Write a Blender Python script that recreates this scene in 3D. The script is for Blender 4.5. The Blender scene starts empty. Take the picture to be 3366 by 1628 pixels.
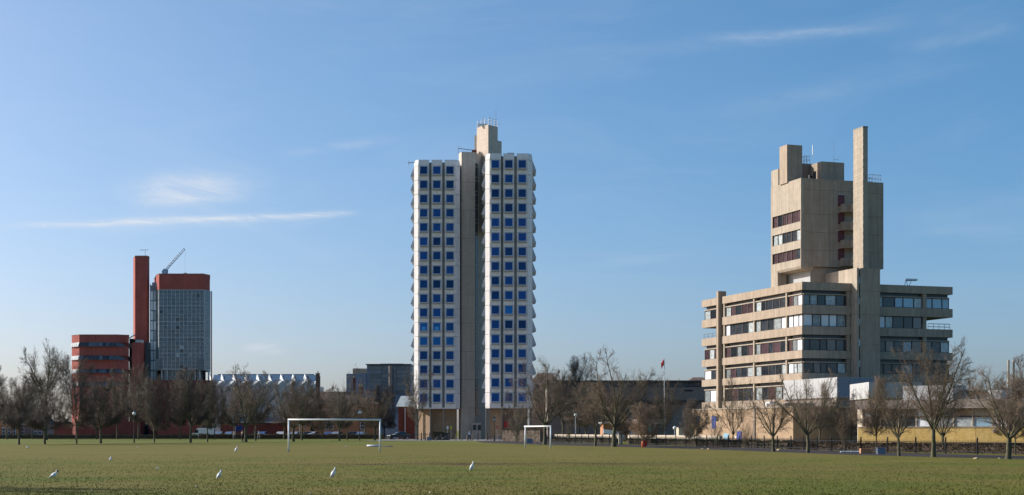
import bpy, bmesh, math, random
import numpy as np
from mathutils import Vector, Matrix

# ------------------------------------------------------------------ camera, sky, sun, exposure
scn = bpy.context.scene
COL = scn.collection
F, HZ, CX, EYE = 4900.0, 1416.0, 1683.0, 1.65      # focal length / horizon row / centre column (photo pixels), eye height (m)

cam_d = bpy.data.cameras.new('camera')
cam_d.sensor_width = 36.0
cam_d.lens = F / 3366.0 * 36.0
cam_d.shift_y = (HZ - 814.0) / 3366.0
cam_d.clip_start, cam_d.clip_end = 0.5, 6000.0
cam = bpy.data.objects.new('camera', cam_d)
cam.location = (0, 0, EYE)
cam.rotation_euler = (math.radians(90), 0, 0)
COL.objects.link(cam)
scn.camera = cam

SUN_AZ = math.radians(-71.0)     # clockwise from +Y, so to the left and a little beyond the buildings
SUN_EL = math.radians(26.0)
SUN_STRENGTH, SKY_STRENGTH, EXPOSURE = 2.9, 0.14, 1.0

scn.view_settings.view_transform = 'Standard'
scn.view_settings.look = 'None'
scn.view_settings.exposure = EXPOSURE
scn.view_settings.gamma = 1.0
scn.view_settings.use_curve_mapping = False
scn.cycles.max_bounces = 6
scn.cycles.diffuse_bounces = 3
scn.cycles.glossy_bounces = 3
scn.cycles.transmission_bounces = 4
scn.cycles.transparent_max_bounces = 8

sun_d = bpy.data.lights.new('sun', 'SUN')
sun_d.energy = SUN_STRENGTH
sun_d.angle = math.radians(0.53)
sun_d.color = (1.0, 0.955, 0.885)
sun = bpy.data.objects.new('sun', sun_d)
sdir = Vector((math.sin(SUN_AZ) * math.cos(SUN_EL), math.cos(SUN_AZ) * math.cos(SUN_EL), math.sin(SUN_EL)))
sun.rotation_euler = (-sdir).to_track_quat('-Z', 'Y').to_euler()
sun.location = sdir * 400
COL.objects.link(sun)

world = bpy.data.worlds.new('World')
scn.world = world
world.use_nodes = True


def build_sky():
    nt = world.node_tree
    N, L = nt.nodes, nt.links
    N.clear()
    out = N.new('ShaderNodeOutputWorld')
    bg = N.new('ShaderNodeBackground')
    bg.inputs['Strength'].default_value = SKY_STRENGTH
    L.new(bg.outputs[0], out.inputs[0])
    sky = N.new('ShaderNodeTexSky')
    sky.sky_type = 'NISHITA'
    sky.sun_disc = False
    sky.sun_elevation = SUN_EL
    sky.sun_rotation = SUN_AZ % (2 * math.pi)
    sky.altitude = 100
    sky.air_density = 0.6
    sky.dust_density = 2.5
    sky.ozone_density = 6.0
    tc = N.new('ShaderNodeTexCoord')
    sp = N.new('ShaderNodeSeparateXYZ')
    L.new(tc.outputs['Generated'], sp.inputs[0])

    def m(op, a, b=None, c=None):
        n = N.new('ShaderNodeMath')
        n.operation = op
        for i, v in enumerate((a, b, c)):
            if v is None:
                continue
            if isinstance(v, (int, float)):
                n.inputs[i].default_value = v
            else:
                L.new(v, n.inputs[i])
        return n.outputs[0]

    az = m('ARCTAN2', sp.outputs[0], sp.outputs[1])
    el = m('ARCSINE', m('MINIMUM', m('MAXIMUM', sp.outputs[2], -1.0), 1.0))
    cb = N.new('ShaderNodeCombineXYZ')
    L.new(az, cb.inputs[0])
    L.new(el, cb.inputs[1])

    def noise(scale, detail, rough, sx, sy, rot, dist=0.0):
        mp = N.new('ShaderNodeMapping')
        mp.inputs['Rotation'].default_value = (0, 0, rot)
        mp.inputs['Scale'].default_value = (sx, sy, 1)
        L.new(cb.outputs[0], mp.inputs[0])
        nz = N.new('ShaderNodeTexNoise')
        nz.inputs['Scale'].default_value = scale
        nz.inputs['Detail'].default_value = detail
        nz.inputs['Roughness'].default_value = rough
        nz.inputs['Distortion'].default_value = dist
        L.new(mp.outputs[0], nz.inputs['Vector'])
        return nz.outputs['Fac']

    def ang(px, py):
        d = Vector(((px - CX) / F, 1.0, (HZ - py) / F)).normalized()
        return math.atan2(d.x, d.y), math.asin(d.z)

    wob = m('MULTIPLY', m('SUBTRACT', noise(9, 4, 0.6, 1, 2, 0), 0.5), 0.010)
    fine = noise(34, 10, 0.78, 1.0, 7.0, 0.06, 0.7)
    fine2 = noise(14, 8, 0.68, 1.0, 3.2, -0.15, 0.8)

    def streak(p0, p1, width, op, tex=None, end=0.25, wobble=1.0):
        (a0, e0), (a1, e1) = ang(*p0), ang(*p1)
        dx, dy = a1 - a0, e1 - e0
        ln = math.hypot(dx, dy)
        dx, dy = dx / ln, dy / ln
        rx = m('SUBTRACT', az, a0)
        ry = m('SUBTRACT', m('ADD', el, m('MULTIPLY', wob, wobble)), e0)
        al = m('DIVIDE', m('ADD', m('MULTIPLY', rx, dx), m('MULTIPLY', ry, dy)), ln)
        pe = m('DIVIDE', m('SUBTRACT', m('MULTIPLY', ry, dx), m('MULTIPLY', rx, dy)), width / F)
        g = m('POWER', 2.71828, m('MULTIPLY', m('MULTIPLY', pe, pe), -1.0))
        def ss(v, lo, hi):
            r = N.new('ShaderNodeMapRange')
            r.interpolation_type = 'SMOOTHSTEP'
            r.inputs['From Min'].default_value = lo
            r.inputs['From Max'].default_value = hi
            L.new(v, r.inputs['Value'])
            return r.outputs[0]
        cap = m('MULTIPLY', ss(al, 0.0, end), ss(al, 1.0, 1.0 - end))
        v = m('MULTIPLY', m('MULTIPLY', g, cap), op)
        if tex is not None:
            t = N.new('ShaderNodeMapRange')
            t.inputs['From Min'].default_value = 0.32
            t.inputs['From Max'].default_value = 0.68
            L.new(tex, t.inputs['Value'])
            v = m('MULTIPLY', v, t.outputs[0])
        return v

    parts = [
        streak((-60, 744), (1230, 694), 10, 0.80, fine, 0.18, 0.5),
        streak((150, 742), (1180, 704), 26, 0.26, fine2, 0.3, 0.6),
        streak((330, 640), (930, 600), 46, 0.85, fine2, 0.45),
        streak((420, 668), (850, 645), 14, 0.40, fine, 0.4),
        streak((770, 1141), (970, 1150), 15, 0.95, fine2, 0.45, 0.3),
        streak((880, 510), (1370, 448), 14, 0.28, fine2, 0.4),
        streak((2230, 126), (2980, 86), 12, 0.26, fine, 0.4),
        streak((1640, 200), (3400, 10), 24, 0.09, fine2, 0.35),
        streak((2150, 390), (3400, 175), 30, 0.08, fine2, 0.35),
        streak((2900, 170), (3420, 70), 20, 0.10, fine2, 0.35),
        streak((2900, 780), (3420, 735), 12, 0.08, fine2, 0.4),
        streak((1780, 900), (2350, 820), 16, 0.07, fine2, 0.4),
    ]
    tot = parts[0]
    for p in parts[1:]:
        tot = m('ADD', tot, p)
    # thin cirrus veil over the whole sky
    veil = noise(5.5, 9, 0.62, 1.0, 4.0, 0.16, 0.9)
    r = N.new('ShaderNodeMapRange')
    r.interpolation_type = 'SMOOTHSTEP'
    r.inputs['From Min'].default_value = 0.42
    r.inputs['From Max'].default_value = 0.85
    r.inputs['To Max'].default_value = 0.09
    L.new(veil, r.inputs['Value'])
    up = N.new('ShaderNodeMapRange')
    up.inputs['From Min'].default_value = 0.0
    up.inputs['From Max'].default_value = 0.10
    L.new(el, up.inputs['Value'])
    tot = m('MINIMUM', m('MULTIPLY', m('ADD', tot, r.outputs[0]), up.outputs[0]), 0.85)
    hs = N.new('ShaderNodeHueSaturation')
    hs.inputs['Saturation'].default_value = SKY_SAT
    hs.inputs['Value'].default_value = 1.0
    L.new(sky.outputs[0], hs.inputs['Color'])
    mix = N.new('ShaderNodeMix')
    mix.data_type = 'RGBA'
    mix.inputs[7].default_value = (2.85, 2.95, 3.1, 1)
    L.new(tot, mix.inputs[0])
    tint = N.new('ShaderNodeMix')
    tint.data_type = 'RGBA'
    tint.blend_type = 'MULTIPLY'
    tint.inputs[0].default_value = 1.0
    tint.inputs[7].default_value = SKY_TINT
    gm = N.new('ShaderNodeGamma')
    gm.inputs['Gamma'].default_value = SKY_GAMMA
    L.new(hs.outputs[0], tint.inputs[6])
    L.new(tint.outputs[2], gm.inputs['Color'])
    L.new(gm.outputs[0], mix.inputs[6])
    L.new(mix.outputs[2], bg.inputs['Color'])


SKY_SAT, SKY_TINT, SKY_GAMMA = 1.217, (1.18, 1.0, 0.814, 1), 0.79
build_sky()

# ------------------------------------------------------------------ helpers
def PX(px, Y):
    return (px - CX) * Y / F

def PZ(py, Y):
    return EYE + (HZ - py) * Y / F

def GY(py):
    return EYE * F / (py - HZ)

ORG = {}


class MB:
    """collects faces; build() links them as ONE mesh object"""
    def __init__(s):
        s.v, s.f, s.m = [], [], []

    def add(s, vs, fs, mi=0):
        o = len(s.v)
        s.v += [tuple(v) for v in vs]
        s.f += [tuple(i + o for i in f) for f in fs]
        s.m += [mi] * len(fs)
        return s

    def box(s, x0, x1, y0, y1, z0, z1, mi=0):
        return s.add([(x0, y0, z0), (x1, y0, z0), (x1, y1, z0), (x0, y1, z0), (x0, y0, z1), (x1, y0, z1), (x1, y1, z1), (x0, y1, z1)],
                     [(0, 3, 2, 1), (4, 5, 6, 7), (0, 1, 5, 4), (1, 2, 6, 5), (2, 3, 7, 6), (3, 0, 4, 7)], mi)

    def prism(s, poly, z0, z1, mi=0, z1s=None):
        """poly: counter-clockwise (x, y) list"""
        n = len(poly)
        t = z1s or [z1] * n
        vs = [(x, y, z0) for x, y in poly] + [(p[0], p[1], t[i]) for i, p in enumerate(poly)]
        fs = [tuple(range(n - 1, -1, -1)), tuple(range(n, 2 * n))]
        fs += [(i, (i + 1) % n, (i + 1) % n + n, i + n) for i in range(n)]
        return s.add(vs, fs, mi)

    def loft(s, rings, mi=0, closed=True):
        n = len(rings[0])
        vs = [p for r in rings for p in r]
        fs = []
        for k in range(len(rings) - 1):
            for i in range(n):
                j = (i + 1) % n
                fs.append((k * n + i, k * n + j, (k + 1) * n + j, (k + 1) * n + i))
        if closed:
            fs.append(tuple(range(n - 1, -1, -1)))
            fs.append(tuple(range((len(rings) - 1) * n, len(rings) * n)))
        return s.add(vs, fs, mi)

    def tube(s, p, q, r, r2=None, n=6, mi=0):
        p, q = Vector(p), Vector(q)
        d = (q - p).normalized()
        a = d.cross(Vector((0, 0, 1)) if abs(d.z) < 0.9 else Vector((1, 0, 0))).normalized()
        b = d.cross(a)
        r2 = r if r2 is None else r2
        R = []
        for c, rr in ((p, r), (q, r2)):
            R.append([c + a * (rr * math.cos(2 * math.pi * i / n)) + b * (rr * math.sin(2 * math.pi * i / n)) for i in range(n)])
        return s.loft(R, mi)

    def path(s, pts, r, n=6, mi=0):
        for a, b in zip(pts[:-1], pts[1:]):
            s.tube(a, b, r, None, n, mi)
        return s

    def ball(s, c, rx, ry=None, rz=None, n=8, k=5, mi=0):
        ry = rx if ry is None else ry
        rz = rx if rz is None else rz
        R = []
        for j in range(k + 1):
            th = math.pi * (0.04 + 0.92 * j / k)
            R.append([(c[0] + rx * math.sin(th) * math.cos(2 * math.pi * i / n), c[1] + ry * math.sin(th) * math.sin(2 * math.pi * i / n), c[2] - rz * math.cos(th)) for i in range(n)])
        return s.loft(R, mi)

    def mesh(s, name, mats, smooth=False, off=(0, 0, 0)):
        me = bpy.data.meshes.new(name)
        ox, oy, oz = off
        me.from_pydata([(x - ox, y - oy, z - oz) for x, y, z in s.v], [], s.f)
        for mt in (mats if isinstance(mats, (list, tuple)) else [mats]):
            me.materials.append(mt)
        if any(s.m):
            me.polygons.foreach_set('material_index', s.m)
        if smooth:
            me.polygons.foreach_set('use_smooth', [True] * len(s.f))
        me.update()
        return me

    def build(s, name, mats, parent=None, smooth=False, off=None):
        if off is None:
            off = ORG.get(parent.name, (0, 0, 0)) if parent else (0, 0, 0)
        ob = bpy.data.objects.new(name, s.mesh(name, mats, smooth, off))
        COL.objects.link(ob)
        if parent:
            ob.parent = parent
            ORG[ob.name] = off
        return ob


def tag(o, label=None, cat=None, group=None, kind=None):
    for k, v in (('label', label), ('category', cat), ('group', group), ('kind', kind)):
        if v:
            o[k] = v
    return o


def thing(name, label, cat, loc=(0, 0, 0), rz=0.0, group=None, world_built=True):
    o = bpy.data.objects.new(name, None)
    o.empty_display_size = 0.3
    COL.objects.link(o)
    o.location = loc
    o.rotation_euler = (0, 0, rz)
    ORG[o.name] = tuple(loc) if world_built else (0, 0, 0)
    return tag(o, label, cat, group)


def piece(name, me, parent, loc=(0, 0, 0), rz=0.0, scale=None):
    o = bpy.data.objects.new(name, me)
    COL.objects.link(o)
    o.location = loc
    o.rotation_euler = (0, 0, rz)
    if scale:
        o.scale = scale
    if parent:
        o.parent = parent
    return o


def copy_tree(src, parent=None):
    c = src.copy()
    COL.objects.link(c)
    if parent:
        c.parent = parent
    for ch in list(src.children):
        copy_tree(ch, c)
    return c


MATS = {}


def mat(name, col, rough=0.8, var=0.12, scale=1.2, bump=0.0, bscale=20.0, rand=0.0, metal=0.0, spec=0.5, streak=0.0, col2=None, ior=None, fine=0.0, fscale=30.0):
    """procedural material: world-space blotches, vertical weather streaks, fine grain, bump, per-piece variation"""
    mt = bpy.data.materials.new(name)
    mt.use_nodes = True
    nt = mt.node_tree
    N, L = nt.nodes, nt.links
    bs = N['Principled BSDF']
    bs.inputs['Roughness'].default_value = rough
    bs.inputs['Metallic'].default_value = metal
    bs.inputs['Specular IOR Level'].default_value = spec
    if ior:
        bs.inputs['IOR'].default_value = ior
    geo = N.new('ShaderNodeNewGeometry')

    def nz(sc, det=4, vec=None):
        n = N.new('ShaderNodeTexNoise')
        n.inputs['Scale'].default_value = sc
        n.inputs['Detail'].default_value = det
        n.inputs['Roughness'].default_value = 0.6
        L.new(vec or geo.outputs['Position'], n.inputs['Vector'])
        return n.outputs['Fac']

    def mixc(a, b, fac, mode='MIX'):
        x = N.new('ShaderNodeMix')
        x.data_type = 'RGBA'
        x.blend_type = mode
        for sock, v in ((0, fac), (6, a), (7, b)):
            if isinstance(v, (tuple, list)):
                x.inputs[sock].default_value = (v[0], v[1], v[2], 1)
            elif isinstance(v, (int, float)):
                x.inputs[sock].default_value = v
            else:
                L.new(v, x.inputs[sock])
        return x.outputs[2]

    def rng(v, a, b, c, d):
        r = N.new('ShaderNodeMapRange')
        r.inputs['From Min'].default_value, r.inputs['From Max'].default_value = a, b
        r.inputs['To Min'].default_value, r.inputs['To Max'].default_value = c, d
        L.new(v, r.inputs['Value'])
        return r.outputs[0]

    c = col
    if col2:
        c = mixc(col, col2, rng(nz(scale, 5), 0.35, 0.65, 0, 1))
    if var:
        c = mixc(c, (1, 1, 1), 1.0, 'MULTIPLY')
        f = rng(nz(scale * 1.7, 6), 0.3, 0.7, 1 - var, 1 + var)
        hv = N.new('ShaderNodeHueSaturation')
        L.new(f, hv.inputs['Value'])
        L.new(c, hv.inputs['Color'])
        c = hv.outputs[0]
    if fine:
        hv = N.new('ShaderNodeHueSaturation')
        L.new(rng(nz(fscale, 3), 0.3, 0.7, 1 - fine, 1 + fine), hv.inputs['Value'])
        if isinstance(c, tuple):
            hv.inputs['Color'].default_value = (*c, 1)
        else:
            L.new(c, hv.inputs['Color'])
        c = hv.outputs[0]
    if streak:
        mp = N.new('ShaderNodeMapping')
        mp.inputs['Scale'].default_value = (1.6, 1.6, 0.07)
        L.new(geo.outputs['Position'], mp.inputs[0])
        hv = N.new('ShaderNodeHueSaturation')
        L.new(rng(nz(1.5, 5, mp.outputs[0]), 0.3, 0.7, 1 - streak, 1 + streak * 0.6), hv.inputs['Value'])
        if isinstance(c, tuple):
            hv.inputs['Color'].default_value = (*c, 1)
        else:
            L.new(c, hv.inputs['Color'])
        c = hv.outputs[0]
    if rand:
        oi = N.new('ShaderNodeObjectInfo')
        hv = N.new('ShaderNodeHueSaturation')
        L.new(rng(oi.outputs['Random'], 0, 1, 1 - rand, 1 + rand), hv.inputs['Value'])
        if isinstance(c, tuple):
            hv.inputs['Color'].default_value = (*c, 1)
        else:
            L.new(c, hv.inputs['Color'])
        c = hv.outputs[0]
    if isinstance(c, tuple):
        bs.inputs['Base Color'].default_value = (*c, 1)
    else:
        L.new(c, bs.inputs['Base Color'])
    if bump:
        b = N.new('ShaderNodeBump')
        b.inputs['Strength'].default_value = bump
        b.inputs['Distance'].default_value = 0.03
        L.new(nz(bscale, 4), b.inputs['Height'])
        L.new(b.outputs[0], bs.inputs['Normal'])
    MATS[name] = mt
    return mt


m_panel = mat('white_precast', (0.86, 0.79, 0.745), 0.75, 0.06, 0.8, rand=0.045, streak=0.10, fine=0.03, fscale=9)
m_joint = mat('dark_joint', (0.10, 0.095, 0.09), 0.9)
m_rib = mat('grey_rib', (0.24, 0.225, 0.20), 0.85, 0.1, 0.5, streak=0.1)
m_shaft = mat('grey_board_concrete', (0.59, 0.485, 0.39), 0.92, 0.08, 0.5, streak=0.14, fine=0.08, fscale=5, bump=0.3, bscale=6)
m_conc = mat('tan_concrete', (0.395, 0.308, 0.232), 0.92, 0.10, 0.45, spec=0.2, streak=0.21, fine=0.07, fscale=6, bump=0.4, bscale=9)
m_conc2 = mat('pale_concrete', (0.415, 0.345, 0.268), 0.92, 0.10, 0.6, spec=0.2, streak=0.21, fine=0.05, fscale=6)
m_wbox = mat('white_render', (0.42, 0.415, 0.41), 0.8, 0.07, 0.6, streak=0.14)
m_frame_w = mat('pale_frame', (0.46, 0.48, 0.52), 0.5, 0.03)
m_blue = mat('blue_glass', (0.008, 0.055, 0.20), 0.06, 0.1, 0.4, rand=0.5, spec=0.6)
m_blue2 = mat('light_blue_glass', (0.012, 0.14, 0.40), 0.08, 0.15, 0.8, rand=0.2, spec=0.6)
m_slot = mat('dark_slot_glass', (0.02, 0.027, 0.035), 0.3, 0.1, 1, spec=0.6)
m_glass = mat('dark_glass', (0.032, 0.037, 0.043), 0.05, 0.4, 0.8, rand=0.5, spec=0.6)
m_glass_b = mat('dark_reddish_glass', (0.085, 0.05, 0.052), 0.06, 0.3, 0.8, rand=0.3, spec=0.7, ior=1.6)
m_glass_s = mat('sky_blue_glass', (0.30, 0.46, 0.58), 0.08, 0.08, 0.8, rand=0.1, spec=0.7)
m_curt = mat('curtained_glass', (0.33, 0.36, 0.36), 0.2, 0.4, 1.5, rand=0.45, spec=0.6)
m_blind = mat('white_blind_glass', (0.74, 0.77, 0.80), 0.3, 0.05, 1, rand=0.06, spec=0.5)
m_brown = mat('brown_window_frame', (0.055, 0.036, 0.030), 0.6, 0.1)
m_red = mat('red_tile', (0.375, 0.105, 0.085), 0.85, spec=0.15, var=0.13, scale=0.25, fine=0.12, fscale=3, streak=0.14)
m_redbrick = mat('red_brick', (0.165, 0.052, 0.042), 0.9, spec=0.15, var=0.12, scale=0.5, fine=0.12, fscale=4)  # darkened; tree shade on the low base walls is put into the colour
m_eng = mat('workshop_glass', (0.050, 0.066, 0.084), 0.12, 0.45, 0.30, rand=0.32, spec=0.8, ior=1.7)
m_engl = mat('lit_chamfer_glass', (0.30, 0.33, 0.33), 0.12, 0.2, 0.5, rand=0.25, spec=0.8)  # lit copy of the glass; sunlight on the chamfers is put into its colour
m_mull = mat('aluminium_mullion', (0.42, 0.45, 0.47), 0.5, 0.1, metal=0.0)
m_steel = mat('galvanised_steel', (0.45, 0.47, 0.49), 0.4, 0.1, metal=0.5)
m_craneg = mat('blue_grey_paint', (0.19, 0.24, 0.30), 0.6, 0.1)
m_black = mat('black_paint', (0.018, 0.018, 0.02), 0.5, 0.1)
m_dark = mat('dark_void', (0.02, 0.02, 0.022), 0.9, 0.1)  # near-black colour stands in for shade in recesses and unlit interiors
m_ybrick = mat('buff_brick', (0.385, 0.262, 0.162), 0.9, 0.10, 0.7, fine=0.22, fscale=7, col2=(0.33, 0.222, 0.138))
m_obrick = mat('orange_brick', (0.42, 0.20, 0.10), 0.9, 0.14, 0.8, fine=0.2, fscale=6)
m_yellow = mat('yellow_panel', (0.50, 0.345, 0.125), 0.9, 0.12, 1.6, col2=(0.44, 0.29, 0.085), fine=0.16, fscale=7, rand=0.08)
m_slate = mat('slate_roof', (0.075, 0.072, 0.075), 0.7, 0.15, 0.8, fine=0.12, fscale=4)
m_clay = mat('brown_roof_tile', (0.12, 0.075, 0.055), 0.85, 0.15, 0.8, fine=0.15, fscale=4)
m_white = mat('white_paint', (0.80, 0.80, 0.78), 0.45, 0.04, 2.0)
m_goal = mat('goal_white_paint', (0.80, 0.80, 0.78), 0.4, 0.07, 3.0, fine=0.06, fscale=12)
m_nlight = mat('north_light_glass', (0.035, 0.075, 0.125), 0.35, 0.12, 0.5, rand=0.15, spec=0.7)
m_palegreen = mat('pale_glazed_panel', (0.50, 0.55, 0.54), 0.4, 0.1, 0.6, rand=0.08)
m_bglass = mat('blue_grey_curtain_glass', (0.095, 0.125, 0.155), 0.10, 0.2, 0.3, rand=0.25, spec=0.8)
m_dconc = mat('dark_brown_concrete', (0.25, 0.205, 0.175), 0.9, 0.1, 0.4, streak=0.1)
m_asph = mat('asphalt', (0.062, 0.056, 0.056), 1.0, spec=0.05, var=0.15, scale=0.6, fine=0.15, fscale=8)
m_pave = mat('paving', (0.22, 0.20, 0.18), 0.9, 0.15, 0.6, fine=0.1, fscale=6)
m_bark = mat('mossy_bark', (0.105, 0.100, 0.048), 0.95, 0.3, 2.2, col2=(0.085, 0.072, 0.050), fine=0.2, fscale=12, bump=0.5, bscale=18)
m_barkd = mat('dark_bark', (0.085, 0.075, 0.052), 0.95, 0.3, 1.5, col2=(0.115, 0.11, 0.06), fine=0.2, fscale=12, bump=0.5, bscale=18)
m_twig = mat('twig', (0.165, 0.102, 0.074), 0.9, 0.2, 0.6, rand=0.22, col2=(0.12, 0.095, 0.05))
m_twigd = mat('dark_twig', (0.15, 0.105, 0.083), 0.9, 0.25, 0.6, rand=0.25, col2=(0.10, 0.085, 0.058))
m_twigt = mat('tan_twig', (0.24, 0.155, 0.095), 0.9, 0.2, 0.6)
m_hedge = mat('hedge_leaf', (0.075, 0.066, 0.030), 0.9, 0.35, 1.2, col2=(0.055, 0.058, 0.022), fine=0.3, fscale=5)
m_hedgeb = mat('brown_hedge_leaf', (0.115, 0.078, 0.048), 0.9, 0.3, 1.2, fine=0.3, fscale=5)
m_stone = mat('pale_stone', (0.52, 0.44, 0.34), 0.9, 0.12, 1.0, fine=0.1, fscale=5)
m_tyre = mat('tyre', (0.02, 0.02, 0.02), 0.8)
m_cglass = mat('car_glass', (0.02, 0.025, 0.03), 0.05, 0.1, spec=0.8)
m_flag = mat('red_cloth', (0.80, 0.05, 0.035), 0.8, 0.1)
m_orange = mat('orange_plastic', (0.75, 0.13, 0.04), 0.5, 0.08)
m_redp = mat('red_paint', (0.50, 0.03, 0.02), 0.5, 0.08)
m_bluep = mat('blue_paint', (0.015, 0.04, 0.22), 0.5, 0.08)
m_bluebox = mat('blue_grey_plastic', (0.16, 0.20, 0.26), 0.5, 0.08)
m_wood = mat('weathered_timber', (0.30, 0.23, 0.15), 0.9, 0.2, 2)
m_skin = mat('skin', (0.55, 0.33, 0.24), 0.6, 0.05)
m_door = mat('dark_red_door', (0.12, 0.015, 0.02), 0.5, 0.1)
m_clad_shade = mat('shaded_front_cladding', (0.20, 0.22, 0.27), 0.6, 0.05)
m_crane = mat('pale_blue_crane_paint', (0.30, 0.38, 0.48), 0.5, 0.1)
m_stripf = mat('dark_strip_frame', (0.10, 0.115, 0.125), 0.5, 0.1)
# ------------------------------------------------------------------ ground, path, pavement
def ground_material():
    mt = bpy.data.materials.new('winter_turf')
    mt.use_nodes = True
    nt = mt.node_tree
    N, L = nt.nodes, nt.links
    bs = N['Principled BSDF']
    bs.inputs['Roughness'].default_value = 1.0
    bs.inputs['Specular IOR Level'].default_value = 0.1
    geo = N.new('ShaderNodeNewGeometry')
    sp = N.new('ShaderNodeSeparateXYZ')
    L.new(geo.outputs['Position'], sp.inputs[0])

    def nz(sc, det=5, rough=0.6, stretch=None):
        n = N.new('ShaderNodeTexNoise')
        n.inputs['Scale'].default_value = sc
        n.inputs['Detail'].default_value = det
        n.inputs['Roughness'].default_value = rough
        if stretch:
            mp = N.new('ShaderNodeMapping')
            mp.inputs['Scale'].default_value = stretch
            L.new(geo.outputs['Position'], mp.inputs[0])
            L.new(mp.outputs[0], n.inputs['Vector'])
        else:
            L.new(geo.outputs['Position'], n.inputs['Vector'])
        return n.outputs['Fac']

    def rng(v, a, b, c=0.0, d=1.0, smooth=True):
        r = N.new('ShaderNodeMapRange')
        if smooth:
            r.interpolation_type = 'SMOOTHSTEP'
        r.inputs['From Min'].default_value, r.inputs['From Max'].default_value = a, b
        r.inputs['To Min'].default_value, r.inputs['To Max'].default_value = c, d
        L.new(v, r.inputs['Value'])
        return r.outputs[0]

    def mul(a, b):
        x = N.new('ShaderNodeMath')
        x.operation = 'MULTIPLY'
        for i, v in enumerate((a, b)):
            if isinstance(v, (int, float)):
                x.inputs[i].default_value = v
            else:
                L.new(v, x.inputs[i])
        return x.outputs[0]

    def mix(a, b, fac):
        x = N.new('ShaderNodeMix')
        x.data_type = 'RGBA'
        L.new(fac, x.inputs[0])
        for k, v in ((6, a), (7, b)):
            if isinstance(v, tuple):
                x.inputs[k].default_value = (*v, 1)
            else:
                L.new(v, x.inputs[k])
        return x.outputs[2]

    green, olive, straw, mud = (0.098, 0.112, 0.017), (0.139, 0.125, 0.025), (0.170, 0.131, 0.036), (0.066, 0.041, 0.020)
    c = mix(green, olive, rng(nz(0.16, 6), 0.38, 0.62))
    c = mix(c, straw, mul(rng(nz(0.055, 6, 0.65, (1, 1.6, 1)), 0.42, 0.66), 0.75))
    # worn pitch: turf is thinner and drier between the goal mouths than on the near field and under the tree rows
    c = mix(c, straw, mul(mul(rng(sp.outputs[1], 62, 105), rng(sp.outputs[1], 175, 150)), 0.4))
    c = mix(c, (0.135, 0.150, 0.034), mul(rng(sp.outputs[1], 178, 200), 0.8))
    # scuffed mud strip
    w = N.new('ShaderNodeMath')
    w.operation = 'ADD'
    L.new(sp.outputs[1], w.inputs[0])
    L.new(rng(nz(0.16, 4), 0, 1, -7.0, 7.0, False), w.inputs[1])
    band = mul(rng(w.outputs[0], 69.0, 72.0), rng(w.outputs[0], 79.0, 74.5))
    band = mul(band, mul(rng(sp.outputs[0], -12.5, -5.0), rng(sp.outputs[0], 14, 1.5)))
    c = mix(c, mud, mul(band, rng(nz(0.55, 6, 0.7, (0.45, 1.0, 1)), 0.38, 0.60)))
    band2 = mul(rng(w.outputs[0], 56.0, 60.0), rng(w.outputs[0], 74.0, 66))
    band2 = mul(band2, rng(sp.outputs[0], 2, 14))
    c = mix(c, mud, mul(mul(band2, 0.5), rng(nz(0.8, 6, 0.7, (0.5, 1.0, 1)), 0.50, 0.68)))
    # divots and fine grain
    c = mix(c, (0.060, 0.045, 0.020), mul(rng(nz(2.3, 3), 0.66, 0.74), 0.35))
    hv = N.new('ShaderNodeHueSaturation')
    L.new(rng(nz(7.0, 6, 0.8), 0.30, 0.70, 0.84, 1.16, False), hv.inputs['Value'])
    L.new(c, hv.inputs['Color'])
    L.new(hv.outputs[0], bs.inputs['Base Color'])
    b = N.new('ShaderNodeBump')
    b.inputs['Strength'].default_value = 0.3
    b.inputs['Distance'].default_value = 0.05
    L.new(nz(9.0, 5, 0.7), b.inputs['Height'])
    L.new(b.outputs[0], bs.inputs['Normal'])
    return mt


m_turf = ground_material()
g = MB()
xs = [-3000, -600, -200, -60, 0, 60, 200, 600, 3000]
ys = [-400, 0, 40, 80, 120, 200, 320, 600, 1500, 5000]
g.add([(x, y, 0) for y in ys for x in xs], [(j * 9 + i, j * 9 + i + 1, (j + 1) * 9 + i + 1, (j + 1) * 9 + i) for j in range(9) for i in range(8)])
tag(g.build('ground', m_turf), 'wide olive green playing field turf with worn muddy patches', kind='structure')

# asphalt path running away along the railings
pth_near = [(34.6, 66), (29.6, 86), (23.1, 101), (18.45, 126), (12.2, 148), (3.8, 173), (-4.0, 204), (-6.0, 240)]
pth_far = [(41.0, 68), (34.6, 93), (28.2, 112), (23.2, 140), (17.0, 164), (8.2, 196), (4.0, 226), (4.0, 240)]
g = MB()
n = len(pth_near)
g.add([(x, y, 0.008) for x, y in pth_near] + [(x, y, 0.008) for x, y in pth_far], [(i + 1, i, n + i, n + i + 1) for i in range(n - 1)])
g.f = [tuple(reversed(f)) for f in g.f]
tag(g.build('path', m_asph), 'dark grey asphalt path along the railings', kind='structure')
g = MB()
g.add([(-24, 243, 0.012), (9, 232, 0.012), (40, 260, 0.012), (40, 380, 0.012), (-120, 380, 0.012), (-120, 306, 0.012), (-24, 306, 0.012)], [(0, 1, 2, 3, 4, 5, 6)])
tag(g.build('pavement', m_pave), 'grey paved forecourt around the tower foot', kind='structure')

# ------------------------------------------------------------------ white office tower
tw = thing('office_tower', 'tall white panelled office tower with blue windows in two wings', 'tower', (-7.2, 284, 0))
TO = Vector((-7.2, 284, 0))
ST, Z0, NS, PITCH = 2.7, 6.0, 17, 2.49
PW = 2.07
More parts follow.
